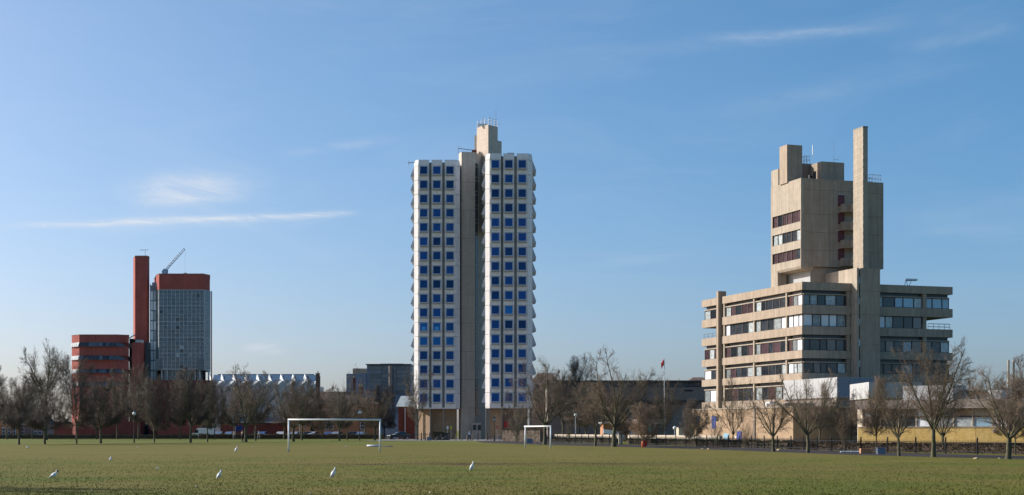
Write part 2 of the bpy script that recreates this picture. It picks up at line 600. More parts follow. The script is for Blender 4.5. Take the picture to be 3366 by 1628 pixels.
# one precast panel with rounded edges, origin at its top centre, facing -y
def bevel_box(x0, x1, y0, y1, z0, z1, b):
    m = MB()
    def ring(y, k):
        return [(x0 + k, y, z0 + k), (x1 - k, y, z0 + k), (x1 - k, y, z1 - k), (x0 + k, y, z1 - k)]
    m.loft([ring(y1, 0), ring(y0 + b, 0), ring(y0, b)])
    return m
panel_me = bevel_box(-PW / 2, PW / 2, -0.22, 0.06, -ST + 0.02, -0.02, 0.035).mesh('panel', m_panel)
corner_me = bevel_box(-0.60, 0.60, -0.22, 0.06, -ST + 0.02, -0.02, 0.035).mesh('corner_panel', m_panel)
# canted window: wedge that leans out to its foot; origin at panel top centre on the panel face
fw = 0.80
wf = MB()
def wx(hw, pts):
    k = len(pts)
    wf.add([(-hw, y, z) for y, z in pts] + [(hw, y, z) for y, z in pts],
           [tuple(range(k)), tuple(range(2 * k - 1, k - 1, -1))] + [((i + 1) % k, i, i + k, (i + 1) % k + k) for i in range(k)])
wx(fw - 0.02, [(0.0, -0.03), (-0.03, -0.04), (-0.66, -1.70), (-0.66, -1.75), (0.0, -1.97)])
def sbar(x0, x1, z0, z1, t=0.05):
    y0, y1 = -0.06 - 0.64 * (-z0 - 0.03) / 1.72, -0.06 - 0.64 * (-z1 - 0.03) / 1.72
    wf.add([(x0, y0, z0), (x1, y0, z0), (x1, y1, z1), (x0, y1, z1), (x0, y0 + t, z0), (x1, y0 + t, z0), (x1, y1 + t, z1), (x0, y1 + t, z1)],
           [(0, 1, 2, 3), (7, 6, 5, 4), (0, 4, 5, 1), (1, 5, 6, 2), (2, 6, 7, 3), (3, 7, 4, 0)])
sbar(-fw, -0.665, -1.74, -0.03)
sbar(0.665, fw, -1.74, -0.03)
sbar(-0.665, 0.665, -0.13, -0.03)
sbar(-0.665, 0.665, -1.74, -1.60)
win_me = wf.mesh('window', m_frame_w)
pg = MB()
def pane_quad(hw, za, zb, off):
    ya, yb = -0.06 - 0.64 * (-za - 0.03) / 1.72 + off, -0.06 - 0.64 * (-zb - 0.03) / 1.72 + off
    pg.add([(-hw, ya, za), (hw, ya, za), (hw, yb, zb), (-hw, yb, zb), (-hw, ya + 0.02, za), (hw, ya + 0.02, za), (hw, yb + 0.02, zb), (-hw, yb + 0.02, zb)],
           [(0, 1, 2, 3), (7, 6, 5, 4), (0, 4, 5, 1), (1, 5, 6, 2), (2, 6, 7, 3), (3, 7, 4, 0)])
pane_quad(0.668, -1.60, -0.13, 0.018)
pane_me = pg.mesh('pane', m_blue)
pane_lit_me = pg.mesh('pane', m_blue2)
pg = MB()
pane_quad(0.34, -1.50, -0.85, 0.004)
blind_me = pg.mesh('blind', mat('pale_blue_blind', (0.10, 0.34, 0.62), 0.3))
lit = {('L', 11, 0), ('L', 11, 1), ('L', 12, 1), ('L', 12, 2), ('R', 10, 1), ('L', 12, 0)}

def wing(code, xa, xb, yf, sides):
    """front face between xa and xb at depth yf, chamfered corners 0.85 m, square plan"""
    ch = 0.85
    x0, x1, y1 = xa - ch, xb + ch, yf + (xb - xa) + 2 * ch
    i = 0.24
    poly = [(x0 + i, yf + ch + i * 0.4), (xa + i * 0.4, yf + i), (xb - i * 0.4, yf + i), (x1 - i, yf + ch + i * 0.4), (x1 - i, y1 - ch), (xb, y1 - i), (xa, y1 - i), (x0 + i, y1 - ch)]
    body = MB().prism(poly, Z0 + 0.02, 52.6).build('wing_body', m_joint, tw)
    # soffit slab and parapet crown
    sof = [(x0 + 0.05, yf + ch), (xa, yf + 0.05), (xb, yf + 0.05), (x1 - 0.05, yf + ch), (x1 - 0.05, y1 - ch), (xb, y1 - 0.05), (xa, y1 - 0.05), (x0 + 0.05, y1 - ch)]
    MB().prism(sof, Z0 - 0.18, Z0 + 0.02).build('soffit', m_panel, tw)
    def face(cx, cy, rz, cols, windows=True, cname=code):
        for c in range(3):
            off = (c - 1) * PITCH
            bx, by = cx + off * math.cos(rz), cy + off * math.sin(rz)
            for k in range(NS):
                z = Z0 + ST * (NS - k)
                loc = (bx - TO.x, by - TO.y, z)
                piece('panel', panel_me, tw, (loc[0] - 0.24 * math.sin(rz) * 0, loc[1], loc[2]), rz)
                if windows:
                    nx, ny = math.sin(rz), -math.cos(rz)
                    w = piece('window', win_me, tw, (loc[0] + nx * 0.221, loc[1] + ny * 0.221, z), rz)
                    piece('pane', pane_lit_me if (cname, k, c) in lit else pane_me, w)
                    if (cname, k, c) in (('L', 11, 0), ('L', 11, 1)):
                        piece('blind', blind_me, w)
            # parapet block over the column
            p = MB()
            hw = PW / 2
            nn = [(-hw, 0.0), (hw, 0.0)]
            p.loft([[(-hw, 0.06, 51.92), (hw, 0.06, 51.92), (hw, -0.22, 51.92), (-hw, -0.22, 51.92)],
                    [(-hw, 0.06, 52.3), (hw, 0.06, 52.3), (hw, -0.22, 52.3), (-hw, -0.22, 52.3)],
                    [(-hw, 0.14, 53.12), (hw, 0.14, 53.12), (hw, -0.02, 53.12), (-hw, -0.02, 53.12)]])
            p.v = [(x, y, z - 51.92) for x, y, z in p.v]
            o = p.build('parapet_block', m_panel, tw, off=(0, 0, 0))
            o.location = (bx - TO.x, by - TO.y, 51.92)
            o.rotation_euler = (0, 0, rz)
        for c in (-0.5, 0.5):
            off = c * PITCH
            bx, by = cx + off * math.cos(rz), cy + off * math.sin(rz)
            o = MB().box(-0.10, 0.10, -0.16, 0.3, 0, 52.35).build('rib', m_rib, tw, off=(0, 0, 0))
            o.location = (bx - TO.x, by - TO.y, 0)
            o.rotation_euler = (0, 0, rz)
    face((xa + xb) / 2, yf + 0.22, 0.0, 3)
    ym = (yf + y1) / 2
    if 'l' in sides:
        face(x0 + 0.22, ym, math.radians(-90), 3, True, code + 'l')
    if 'r' in sides:
        face(x1 - 0.22, ym, math.radians(90), 3, True, code + 'r')
    for cxx, rz in ((xa - ch / 2 + 0.15, math.radians(-45)), (xb + ch / 2 - 0.15, math.radians(45))):
        for k in range(NS):
            piece('corner_panel', corner_me, tw, (cxx - TO.x, yf + ch / 2 + 0.15 - TO.y, Z0 + ST * (NS - k)), rz)
        q = MB().loft([[(-.6, .06, 0), (.6, .06, 0), (.6, -.22, 0), (-.6, -.22, 0)], [(-.6, .06, .38), (.6, .06, .38), (.6, -.22, .38), (-.6, -.22, .38)], [(-.55, .14, 1.2), (.55, .14, 1.2), (.55, -.02, 1.2), (-.55, -.02, 1.2)]])
        o = q.build('parapet_block', m_panel, tw, off=(0, 0, 0))
        o.location = (cxx - TO.x, yf + ch / 2 + 0.15 - TO.y, 51.92)
        o.rotation_euler = (0, 0, rz)
    # recessed buff brick base with a splayed left corner
    b = 2.7
    poly = [(x0 + 0.45, yf + b + 1.3), (x0 + 0.45 + b, yf + 1.3), (x0 + 0.46 + b, yf + 2.6), (x1 - 0.9, yf + 2.6), (x1 - 0.9, y1 - 1), (x0 + 0.45, y1 - 1)]
    MB().prism(poly, 0.0, Z0 - 0.2).build('brick_base', m_ybrick, tw)
    for xx in (xa - 0.1, x0 + 0.25):
        MB().box(xx - 0.13, xx + 0.13, yf + 0.45 + (0.9 if xx < xa - 0.2 else 0), yf + 0.85 + (0.9 if xx < xa - 0.2 else 0), 0, Z0 - 0.18).build('column', m_rib, tw)

wing('L', -17.8, -10.72, 283.0, 'l')
wing('R', -4.13, 2.95, 276.5, 'lr')

# concrete lift and stair shaft between the wings
sh = [(PX(1508, 287), 287.2), (PX(1517, 285), 285.0), (PX(1561, 285.5), 285.5), (PX(1596, 290), 290.5), (PX(1596, 296), 296), (PX(1508, 296), 296)]
lifts = [6.0 + 5.4 * k for k in range(10)]
edges = [0.0] + lifts[:9] + [55.0]
for a, b in zip(edges[:-1], edges[1:]):
    MB().prism(sh, a + 0.02, b - 0.02).build('shaft_lift', m_shaft, tw)
shi = [(x + (0.03 if x < -8 else -0.03), y + 0.04) for x, y in sh]
MB().prism(shi, 0.0, 54.9).build('shaft_core', m_joint, tw)
p3, p4 = Vector((sh[2][0], sh[2][1])), Vector((sh[3][0], sh[3][1]))
dv = (p4 - p3).normalized()
rzs = math.atan2(dv.y, dv.x)
a0 = 0.15
slot_me = bevel_box(0.0, 1.25, -0.05, 0.2, 0.06, 1.95, 0.02).mesh('stair_window', m_slot)
slot2_me = bevel_box(0.0, 1.25, -0.05, 0.2, 0.06, 0.62, 0.02).mesh('stair_window', m_slot)
for k in range(18):
    z = 4.4 + ST * k
    piece('stair_window', slot_me, tw, (p3.x + dv.x * a0 - TO.x, p3.y + dv.y * a0 - TO.y, z), rzs)
    piece('stair_window', slot2_me, tw, (p3.x + dv.x * a0 - TO.x, p3.y + dv.y * a0 - TO.y, z + 2.02), rzs)
# taller lift motor core behind
core = [(PX(1567, 290), 290.2), (PX(1605, 287), 287.0), (PX(1636, 289.2), 289.3), (PX(1649, 290), 290.2), (PX(1649, 297), 297), (PX(1567, 297), 297)]
MB().prism(core, 40, 57.95).build('lift_core', m_shaft, tw)
core2 = [(PX(1567.3, 290), 290.25), (PX(1605, 287.05), 287.05), (PX(1636, 289.2), 289.35), (PX(1636, 296), 296), (PX(1567.3, 296), 296)]
MB().prism(core2, 57.98, 60.6).build('lift_core', m_shaft, tw)
MB().prism([(PX(1560, 291), 291), (PX(1566.8, 291), 290.8), (PX(1566.8, 296), 296), (PX(1560, 296), 296)], 40, 59.3).build('lift_core', m_conc2, tw)
# roof railing and aerials
r = MB()
rp = [(core2[0][0] + .1, core2[0][1] + .2), (core2[1][0], core2[1][1] + .2), (core2[2][0] - .1, core2[2][1] + .2), (core2[3][0] - .1, 295.5), (core2[0][0] + .1, 295.5)]
for i in range(5):
    a, b = rp[i], rp[(i + 1) % 5]
    for z in (61.0, 61.5, 61.95):
        r.tube((*a, z), (*b, z), 0.035, n=4)
    for t in (0, 0.34, 0.67):
        q = (a[0] + (b[0] - a[0]) * t, a[1] + (b[1] - a[1]) * t)
        r.tube((*q, 60.6), (*q, 61.98), 0.04, n=4)
r.build('roof_railing', m_steel, tw)
MB().box(PX(1572, 289), PX(1602, 288), 288.4, 288.8, 60.6, 61.05).build('white_tank', m_white, tw)
r = MB()
r.tube((PX(1630, 290), 290.5, 60.6), (PX(1630, 290), 290.5, 64.4), 0.05, 0.02, 5)
r.tube((PX(1622, 290), 290.5, 61.4), (PX(1641, 290), 290.5, 61.4), 0.03, n=4)
r.tube((PX(1589, 290), 291, 60.6), (PX(1589, 290), 291, 62.9), 0.03, n=4)
r.tube((PX(1617, 290), 291, 60.6), (PX(1617, 290), 291, 62.7), 0.025, n=4)
r.tube((PX(1608, 290), 291, 60.6), (PX(1608, 290), 291, 63.2), 0.02, n=4)
r.build('aerial', m_craneg, tw)
r = MB()
r.tube((PX(1506, 288), 288, 55), (PX(1506, 288), 288, 56.6), 0.04, n=4)
r.tube((PX(1506, 288), 288, 56.2), (PX(1565, 289.5), 289.4, 56.0), 0.06, n=4)
r.build('roof_rail', m_black, tw)
MB().box(PX(1551, 289), PX(1566, 289), 289, 289.8, 55.0, 56.1).build('roof_plant', m_redbrick, tw)
r = MB()
r.tube((PX(1341, 286), 286, 53.0), (PX(1362, 286), 286, 53.1), 0.09, n=5)
r.tube((PX(1342, 286), 286, 52.5), (PX(1342, 286), 286, 53.4), 0.06, n=4)
r.build('roof_bracket', m_craneg, tw)
MB().box(PX(1668, 280), PX(1690, 280), 279.5, 280.5, 52.6, 53.75).build('roof_plant', m_craneg, tw)
# low doorway block at the shaft foot
d = MB().box(PX(1553, 284), PX(1582, 284), 283.2, 285.3, 0, 3.1).build('entrance_block', m_shaft, tw)
for a, b in ((1554.5, 1565), (1570, 1581)):
    MB().box(PX(a, 283.1), PX(b, 283.1), 283.13, 283.25, 1.75, 2.75).build('entrance_window', m_slot, d)
MB().box(PX(1666, 277) - 0.55, PX(1666, 277) + 0.5, 277.2, 277.3, 2.1, 3.4).build('red_sign_board', m_redp, tw)

# ------------------------------------------------------------------ brutalist tan concrete building (local x along its shaded front, y along its sunlit side)
CA = math.atan2(0.316, 0.949)
CWO = Vector((42.8, 220.0, 0))
cw = thing('concrete_building', 'tan concrete building with banded windows, raised block and tall slab chimney', 'building', CWO, CA, world_built=False)
cu, sn = math.cos(CA), math.sin(CA)
def u_at(px, v):
    k = (px - CX) / F
    return (k * (CWO.y + v * cu) - (CWO.x - v * sn)) / (cu - k * sn)
def v_at(px, u):
    k = (px - CX) / F
    return ((CWO.x + u * cu) - k * (CWO.y + u * sn)) / (sn + k * cu)
def z_at(py, u, v):
    return PZ(py, CWO.y + u * sn + v * cu)

LV, RU = 33.9, 26.0
bands = [(23.65, 22.47), (20.27, 18.96), (17.12, 15.89), (13.55, 12.38), (10.18, 9.06), (6.4, 4.9)]
rnd = random.Random(5)
glz = [m_glass, m_glass, m_glass, m_glass_b, m_curt, m_curt, m_blind]
for bi, (t, b) in enumerate(bands):
    # spandrel bands: sunlit side in bay lengths, shaded front left and right of the stair shaft
    vs = [0.0, 5.0, 15.4, 26.4, LV]
    for a, c in zip(vs[:-1], vs[1:]):
        MB().box(-0.0, 0.55, a + (0.56 if a == 0 else 0.012), c - 0.012, b, t).build('spandrel', m_conc, cw)
    MB().box(0.0, 8.35, 0.0, 0.55, b, t).build('spandrel', m_conc, cw)
    MB().box(12.4, RU, 0.0, 0.55, b, t).build('spandrel', m_conc, cw)
    MB().box(RU - 0.55, RU, 0.56, LV, b, t).build('spandrel', m_conc, cw)
    MB().box(0.56, RU - 0.56, LV - 0.55, LV, b, t).build('spandrel', m_conc, cw)
    MB().box(0.556, RU - 0.556, 0.556, LV - 0.556, b + 0.02, b + 0.4 if bi else t - 0.25).build('floor_slab', m_conc, cw)
stor = [(22.47, 20.27, True, False), (18.96, 17.12, False, True), (15.89, 13.55, True, False), (12.38, 10.18, True, False), (9.06, 6.4, True, False)]
pane_cache = {}
def pane_obj(parent, w, h, m, loc, rz):
    key = (round(w, 2), round(h, 2), m.name)
    if key not in pane_cache:
        pane_cache[key] = MB().box(-w / 2, w / 2, -0.02, 0.02, 0, h).mesh('pane', m)
    return piece('pane', pane_cache[key], parent, loc, rz)
def glazing(a, b, z0, z1, side, npane, mats):
    """a window wall between a and b along one face: frame (window) with separate panes; side 'L' = sunlit face, 'R' = shaded face"""
    f = MB()
    rz = math.radians(-90) if side == 'L' else 0
    inset = 0.42
    def bx(s0, s1, d0, d1, za, zb):
        if side == 'L':
            f.box(inset + d0, inset + d1, s0, s1, za, zb)
        else:
            f.box(s0, s1, inset + d0, inset + d1, za, zb)
    ws = [rnd.uniform(0.75, 1.25) for _ in range(npane)]
    tot = sum(ws)
    cuts = [a]
    for w in ws:
        cuts.append(cuts[-1] + (b - a) * w / tot)
    for i, c in enumerate(cuts):
        lo = c - (0.0 if i == 0 else 0.07)
        hi = c + (0.0 if i == npane else 0.07)
        bx(lo, hi, -0.06, 0.10, z0, z1)
    bx(a, b, -0.05, 0.09, z0, z0 + 0.09)
    bx(a, b, -0.05, 0.09, z1 - 0.09, z1)
    w = f.build('window', m_brown, cw)
    for i in range(npane):
        c, ww = (cuts[i] + cuts[i + 1]) / 2, cuts[i + 1] - cuts[i] - 0.1
        m = mats[i] if i < len(mats) and mats[i] else rnd.choice(glz)
        pane_obj(w, ww, z1 - z0 - 0.14, m, (inset + 0.03, c, z0 + 0.07) if side == 'L' else (c, inset + 0.03, z0 + 0.07), rz)

# what each pane of the sunlit side shows (dark, brownish, curtain, blind), read from the photograph, near corner outwards
D, B, C_, W, S_ = m_glass, m_glass_b, m_curt, m_blind, m_glass_s
LM = [[[W, C_, B], [D, D, D, D, C_], [B, B, D, B, C_], [D, D, C_]],
      [[W, W, W], [W, C_, D, D, C_], [C_, D, D, D, W], []],
      [[W, C_, B], [D, B, D, B, C_], [B, D, C_, D, B], [B, C_, B]],
      [[C_, C_, W], [C_, D, D, D, C_], [C_, D, D, B, C_], [C_, D, W]],
      [[C_, D, C_], [D, C_, B, D, C_], [D, D, D, B, D], [C_, W, C_]]]
RM = [[[C_, C_, D, C_, D], [C_, D, S_, S_, C_], [S_, S_, S_]],  # pale blue panes carry the sky seen through the glass in their colour
      [[W, C_, W, W, C_], [W, C_, D, D, B], []],
      [[D, D, D, B, D], [D, B, D, C_, B], [B, D, C_]],
      [[D, B, D, D, C_], [D, D, D, C_, D], [D, D, D]],
      [[D, D, D, D, D], [D, D, D, D, D], [D, D, D]]]
for si, (zt, zb, cler, gap) in enumerate(stor):
    ue, ve = (21.4, 26.6) if gap else (RU - 0.9, LV - 0.9)
    MB().box(1.3, ue, 1.3, ve, zb - 0.1, zt + 0.1).build('interior_core', m_dark, cw)
    zw = zt - 0.62 if cler else zt
    bays = [(0.56, 4.8, 3), (5.2, 15.2, 5), (15.6, 25.6, 5), (27.3, LV - 0.4, 3)]
    for bi, (a, b, n_) in enumerate(bays):
        if gap and bi == 3:
            continue
        glazing(a, b, zb, zw - 0.02, 'L', n_, LM[si][bi])
        if cler:
            MB().box(0.25, 0.62, a, b, zw - 0.02, zw + 0.14).build('ledge', m_conc2, cw)
            pane_obj(cw, b - a, zt - zw - 0.16, m_slot, (0.75, (a + b) / 2, zw + 0.15), math.radians(-90))
    for bi, (a, b, n_) in enumerate([(0.40, 7.6, 5), (12.5, 20.8, 5), (21.5, RU - 0.4, 3)]):
        if gap and bi == 2:
            continue
        glazing(a, b, zb, zw - 0.02, 'R', n_, RM[si][bi])
        if cler:
            MB().box(a, b, 0.25, 0.62, zw - 0.02, zw + 0.14).build('ledge', m_conc, cw)
            pane_obj(cw, b - a, zt - zw - 0.16, m_slot, ((a + b) / 2, 0.75, zw + 0.15), 0)
    for v in (5.0, 15.4, 25.8):
        MB().box(0.12, 0.9, v - 0.19, v + 0.19, zb - 0.004, zt + 0.004).build('column', m_conc2, cw)
    for u in (7.95, 21.15):
        MB().box(u - 0.3, u + 0.3, 0.14, 0.9, zb - 0.004, zt + 0.004).build('column', m_conc, cw)
# rails on the two open terraces
for (x0, x1, y0, y1) in ((0.3, 0.3, 27.4, LV - 0.3), (21.8, RU - 0.3, 0.3, 0.3)):
    r = MB()
    for z in (17.5, 17.95):
        r.tube((x0, y0, z), (x1, y1, z), 0.05, n=4)
    for t in (0, .25, .5, .75, 1):
        r.tube((x0 + (x1 - x0) * t, y0 + (y1 - y0) * t, 17.1), (x0 + (x1 - x0) * t, y0 + (y1 - y0) * t, 17.97), 0.04, n=4)
    r.build('terrace_rail', m_craneg, cw)
MB().box(-0.55, 0.9, 26.55, 27.25, 0, 24.6).build('pier', m_conc, cw)
MB().box(0.5, RU - 1, 0.5, LV - 1, 0, 4.89).build('ground_storey', m_conc, cw)

# stair shaft in front of the shaded face, with its slot window, and the slab chimney on it
sx0, sx1, sv = 8.4, 12.35, -1.4
for a, b in ((0, 9.0), (9.0, 14.4), (14.4, 18.9), (18.9, 22.4), (22.4, 25.85)):
    MB().box(sx0 + 0.55, sx1, sv, 9.5, a + 0.012, b - 0.012).build('stair_shaft', m_conc, cw)
for a, b in ((0, 9.0), (9.0, 14.4), (14.4, 18.9), (18.9, 25.85)):
    MB().box(sx0 - 0.05, sx0 + 0.3, sv - 0.1, 9.4, a + 0.012, b - 0.012).build('shaft_fin', m_conc2, cw)
MB().box(sx0 + 0.32, sx0 + 0.54, sv + 0.25, sv + 0.5, 3, 25.7).build('shaft_slot', m_dark, cw)
for k in range(6):
    MB().box(sx0 + 0.30, sx0 + 0.545, sv + 0.02, sv + 0.24, 8.0 + 3.1 * k, 9.0 + 3.1 * k).build('slot_window', m_curt, cw)
cx0, cx1 = 9.45, 10.25
lift = [25.87, 30.2, 34.6, 39.0, 43.2, 46.75]
for a, b in zip(lift[:-1], lift[1:]):
    q = MB()
    n_ = 12
    for k in range(n_):     # board-marked lifts, each board line slightly proud or set back
        za, zb = a + (b - a) * k / n_, a + (b - a) * (k + 1) / n_
        o = 0.03 * ((k * 7) % 3 - 1) * 0.5
        q.box(cx0 - o, cx1, sv + 0.02, 1.35, za + 0.004, zb - 0.004)
    q.build('chimney_slab', m_conc2, cw)
MB().box(cx0 - 0.03, cx1 + 0.03, sv - 0.02, 1.4, 46.755, 46.95).build('chimney_cap', m_rib, cw)

# raised block
tu, tv = 3.85, 7.15
tl, tw_ = 9.6, 14.5
zt0, zt1 = 26.85, 40.2
lv = [zt0, 29.35, 32.1, 34.9, 38.6, zt1]
for k in range(5):
    a, b = lv[k] + 0.015, lv[k + 1] - 0.015
    MB().box(tu + 0.6, tu + tw_, tv, tv + 0.4, a, b).build('block_front', m_conc, cw)
    MB().box(tu + tw_ - 0.4, tu + tw_, tv + 0.41, tv + tl, a, b).build('block_end', m_conc, cw)
MB().box(tu + 0.62, tu + tw_ - 0.42, tv + 0.42, tv + tl - 0.02, zt0, zt1 - 0.5).build('block_body', m_dark, cw)
tb = [(zt1, 35.5), (33.7, 32.55), (30.85, 29.6), (27.99, zt0)]
for t, b in tb:
    MB().box(tu, tu + 0.58, tv, tv + tl, b, t).build('block_band', m_conc2, cw)
MB().box(tu + 0.01, tu + 0.57, tv + 0.01, tv + tl - 0.01, 38.62, 38.64).build('block_joint', m_rib, cw)
for za, zb, ml in ((33.7, 35.5, [B, B, B, B, D, B]), (30.85, 32.55, [C_, D, D, D, C_, C_]), (27.99, 29.6, [D, B, B, B, B, B])):
    f = MB()
    n_ = 6
    y0, y1 = tv + 0.25, tv + tl - 0.55
    for k in range(n_ + 1):
        y = y0 + (y1 - y0) * k / n_
        f.box(tu + 0.16, tu + 0.34, y - 0.06, y + 0.06, za, zb)
    f.box(tu + 0.15, tu + 0.33, y0, y1, za, za + 0.08)
    f.box(tu + 0.15, tu + 0.33, y0, y1, zb - 0.08, zb)
    w = f.build('window', m_brown, cw)
    for k in range(n_):
        pane_obj(w, (y1 - y0) / n_ - 0.1, zb - za - 0.12, ml[k], (tu + 0.27, y0 + (y1 - y0) * (k + 0.5) / n_, za + 0.06), math.radians(-90))
    MB().box(tu + 0.02, tu + 0.58, tv + tl - 0.5, tv + tl, za + .004, zb - .004).build('block_pier', m_conc2, cw)
    MB().box(tu + 0.02, tu + 0.58, tv, tv + 0.2, za + .004, zb - .004).build('block_pier', m_conc2, cw)
MB().box(tu, tu + tw_, tv, tv + tl, zt1 + 0.005, zt1 + 0.12).build('parapet_cap', m_conc2, cw)
# stem under the overhang: pier at the back, white wall on the sunlit side
MB().box(tu + 2.2, tu + tw_ - 1, tv + 0.6, tv + tl - 0.3, 23.3, zt0 - 0.01).build('stem', m_conc, cw)
MB().box(tu + 2.0, tu + 2.19, tv + 0.7, tv + tl - 0.6, 23.35, 26.6).build('white_wall', m_wbox, cw)
MB().box(tu + 0.02, tu + 1.6, tv + tl - 2.2, tv + tl - 0.02, 23.35, zt0 - 0.02).build('stem_pier', m_conc2, cw)
MB().loft([[(tu, tv, zt0), (tu + 2.2, tv, zt0), (tu + 2.2, tv + tl, zt0), (tu, tv + tl, zt0)], [(tu + .2, tv + .2, zt0 - .35), (tu + 2.2, tv + .2, zt0 - .6), (tu + 2.2, tv + tl - .2, zt0 - .6), (tu + .2, tv + tl - .2, zt0 - .35)]]).build('overhang_soffit', m_conc2, cw)
# escape balconies with red doors
for k in range(4):
    z = 27.0 + 2.77 * k
    bu = tu + 6.8
    MB().box(bu, bu + 1.2, tv - 1.0, tv - 0.004, z + 0.0, z + 1.25).build('balcony', m_conc, cw)
    MB().box(bu + 1.21, bu + 2.6, tv - 2.6, tv - 0.004, z + 0.0, z + 1.25).build('balcony', m_conc2, cw)
    d = MB().box(bu - 0.35, bu + 0.75, tv - 0.06, tv + 0.02, z + 1.0, z + 3.0 - 0.25).build('door', m_door, cw)
    MB().box(bu - 0.45, bu + 0.85, tv - 0.04, tv + 0.01, z + 2.755, z + 2.86).build('door_frame', m_frame_w, cw)
# roof boxes, ladders, aerials
RA = MB().box(u_at(2587, tv + 4.0), u_at(2637, tv + 4.0), tv + 4.0, tv + 6.4, zt1, z_at(478, 6, tv + 4)).build('roof_tower', m_conc, cw)
MB().box(tu + 0.02, tu + 1.0, tv + tl - 2.4, tv + tl - 0.1, zt1 + 0.13, zt1 + 2.7).build('roof_box', m_conc2, cw)
MB().box(u_at(2638, tv + 6), u_at(2690, tv + 6), tv + 6.5, tv + 9, zt1, z_at(537, 9, tv + 6)).build('roof_box', m_dconc, cw)
MB().box(u_at(2700, tv + 3.0), u_at(2775, tv + 3.0), tv + 3.0, tv + 7.0, zt1, z_at(533, 11, tv + 3)).build('roof_box', m_conc, cw)
def cage(x0, x1, y0, y1, z0, z1, nm, m, nx=3):
    r = MB()
    for z in (z0 + (z1 - z0) * .5, z1):
        r.tube((x0, y0, z), (x1, y0, z), .035, n=4).tube((x0, y1, z), (x1, y1, z), .035, n=4).tube((x0, y0, z), (x0, y1, z), .035, n=4).tube((x1, y0, z), (x1, y1, z), .035, n=4)
    for i in range(nx + 1):
        for y in (y0, y1):
            x = x0 + (x1 - x0) * i / nx
            r.tube((x, y, z0), (x, y, z1), .035, n=4)
    return r.build(nm, m, cw)
ua = u_at(2645, tv + 6)
cage(ua + 0.3, ua + 1.3, tv + 6.7, tv + 7.7, z_at(537, 9, tv + 6), z_at(511, 9, tv + 6), 'roof_cage', m_craneg, 2)
cage(u_at(2858, tv + .4), tu + tw_ - .2, tv + .4, tv + 3, zt1 + .12, zt1 + 1.35, 'roof_railing', m_steel, 4)
cage(tu + .1, tu + .6, tv + 5.2, tv + 7.0, zt1 + .12, zt1 + 1.4, 'roof_railing', m_steel, 2)
ub, uc = u_at(2682, tv + 6), u_at(2741, tv + 5)
MB().tube((ub, tv + 7, zt1), (ub, tv + 7, z_at(505, ub, tv + 6)), .03, n=4).tube((ub, tv + 7, z_at(505, ub, tv + 6)), (ub, tv + 7, z_at(473, ub, tv + 6)), .07, n=5).build('aerial', m_white, cw)
zc = z_at(525, uc, tv + 5)
MB().tube((uc, tv + 5, zc - 1), (uc, tv + 5, z_at(462, uc, tv + 5)), .04, .02, 4).tube((uc, tv + 5, zc), (uc + .9, tv + 5, zc), .03, n=4).tube((uc + .9, tv + 5, zc), (uc + .9, tv + 5, zc + .6), .03, n=4).build('aerial', m_steel, cw)
for k in range(3):
    MB().box(u_at(2662 + 9 * k, tv + 1.5), u_at(2666 + 9 * k, tv + 1.5), tv + 1.6, tv + 2.0, zt1, zt1 + 1.0 + .3 * k).build('roof_plant', m_black, cw)
# floodlight gantries on the podium roof
for px, vv in ((2757, 4.5), (2972, 3.0)):
    u0 = u_at(px, vv)
    z = 23.4
    q = MB()
    q.path([(u0, vv, z), (u0 + .25, vv, z + 1.3), (u0 + 2.2, vv, z + 1.35)], .06, 4)
    q.path([(u0 + .8, vv, z), (u0 + .4, vv, z + 1.3)], .05, 4)
    q.path([(u0 + .9, vv + .5, z), (u0 + 1.3, vv, z + 1.3)], .04, 4)
    gr = q.build('light_gantry', m_steel, cw)
    for k in range(3):
        MB().box(u0 + .45 + .65 * k, u0 + .95 + .65 * k, vv - .25, vv + .25, z + 1.36, z + 1.62).build('floodlight', m_white, gr)
# lower white cantilevered boxes
ux = -3.0
v1 = v_at(2752, ux)
v0 = v_at(2575, ux)
bz0, bz1 = 6.2, 9.0
q = MB().box(ux, ux + 6.2, v1, v0, bz0, bz1).build('white_box', m_wbox, cw)
k_ = 9
for k in range(k_):
    a = v1 + (v0 - v1) * k / k_
    MB().box(ux - .03, ux - .004, a + .03, a + (v0 - v1) / k_ - .03, bz0 + .05, bz1 - .05).build('cladding_panel', m_wbox, q)
for k in range(4):
    MB().box(ux + .05 + 1.53 * k, ux + 1.53 * k + 1.5, v1 - .03, v1 - .004, bz0 + .05, bz1 - .05).build('cladding_panel', m_clad_shade, q)  # darker front panels of the white box; the face's shade is in their colour
MB().box(ux + .3, ux + 6.0, v1 + .6, v0, 4.5, bz0 - .01).build('box_soffit', m_dconc, cw)
MB().box(u_at(2748, v1 + .5), u_at(2757, v1 + .5), v1 + .4, v1 + .9, 4.4, bz0 - .02).build('column', m_conc2, cw)
# ------------------------------------------------------------------ red tiled engineering building
EY = 330.0
en = thing('engineering_building', 'red tiled building with glazed office tower and slim red lift shaft', 'building', (PX(466, EY), EY, 0))
def ex(px, Y=EY):
    return PX(px, Y)
def ez(py, Y=EY):
    return PZ(py, Y)
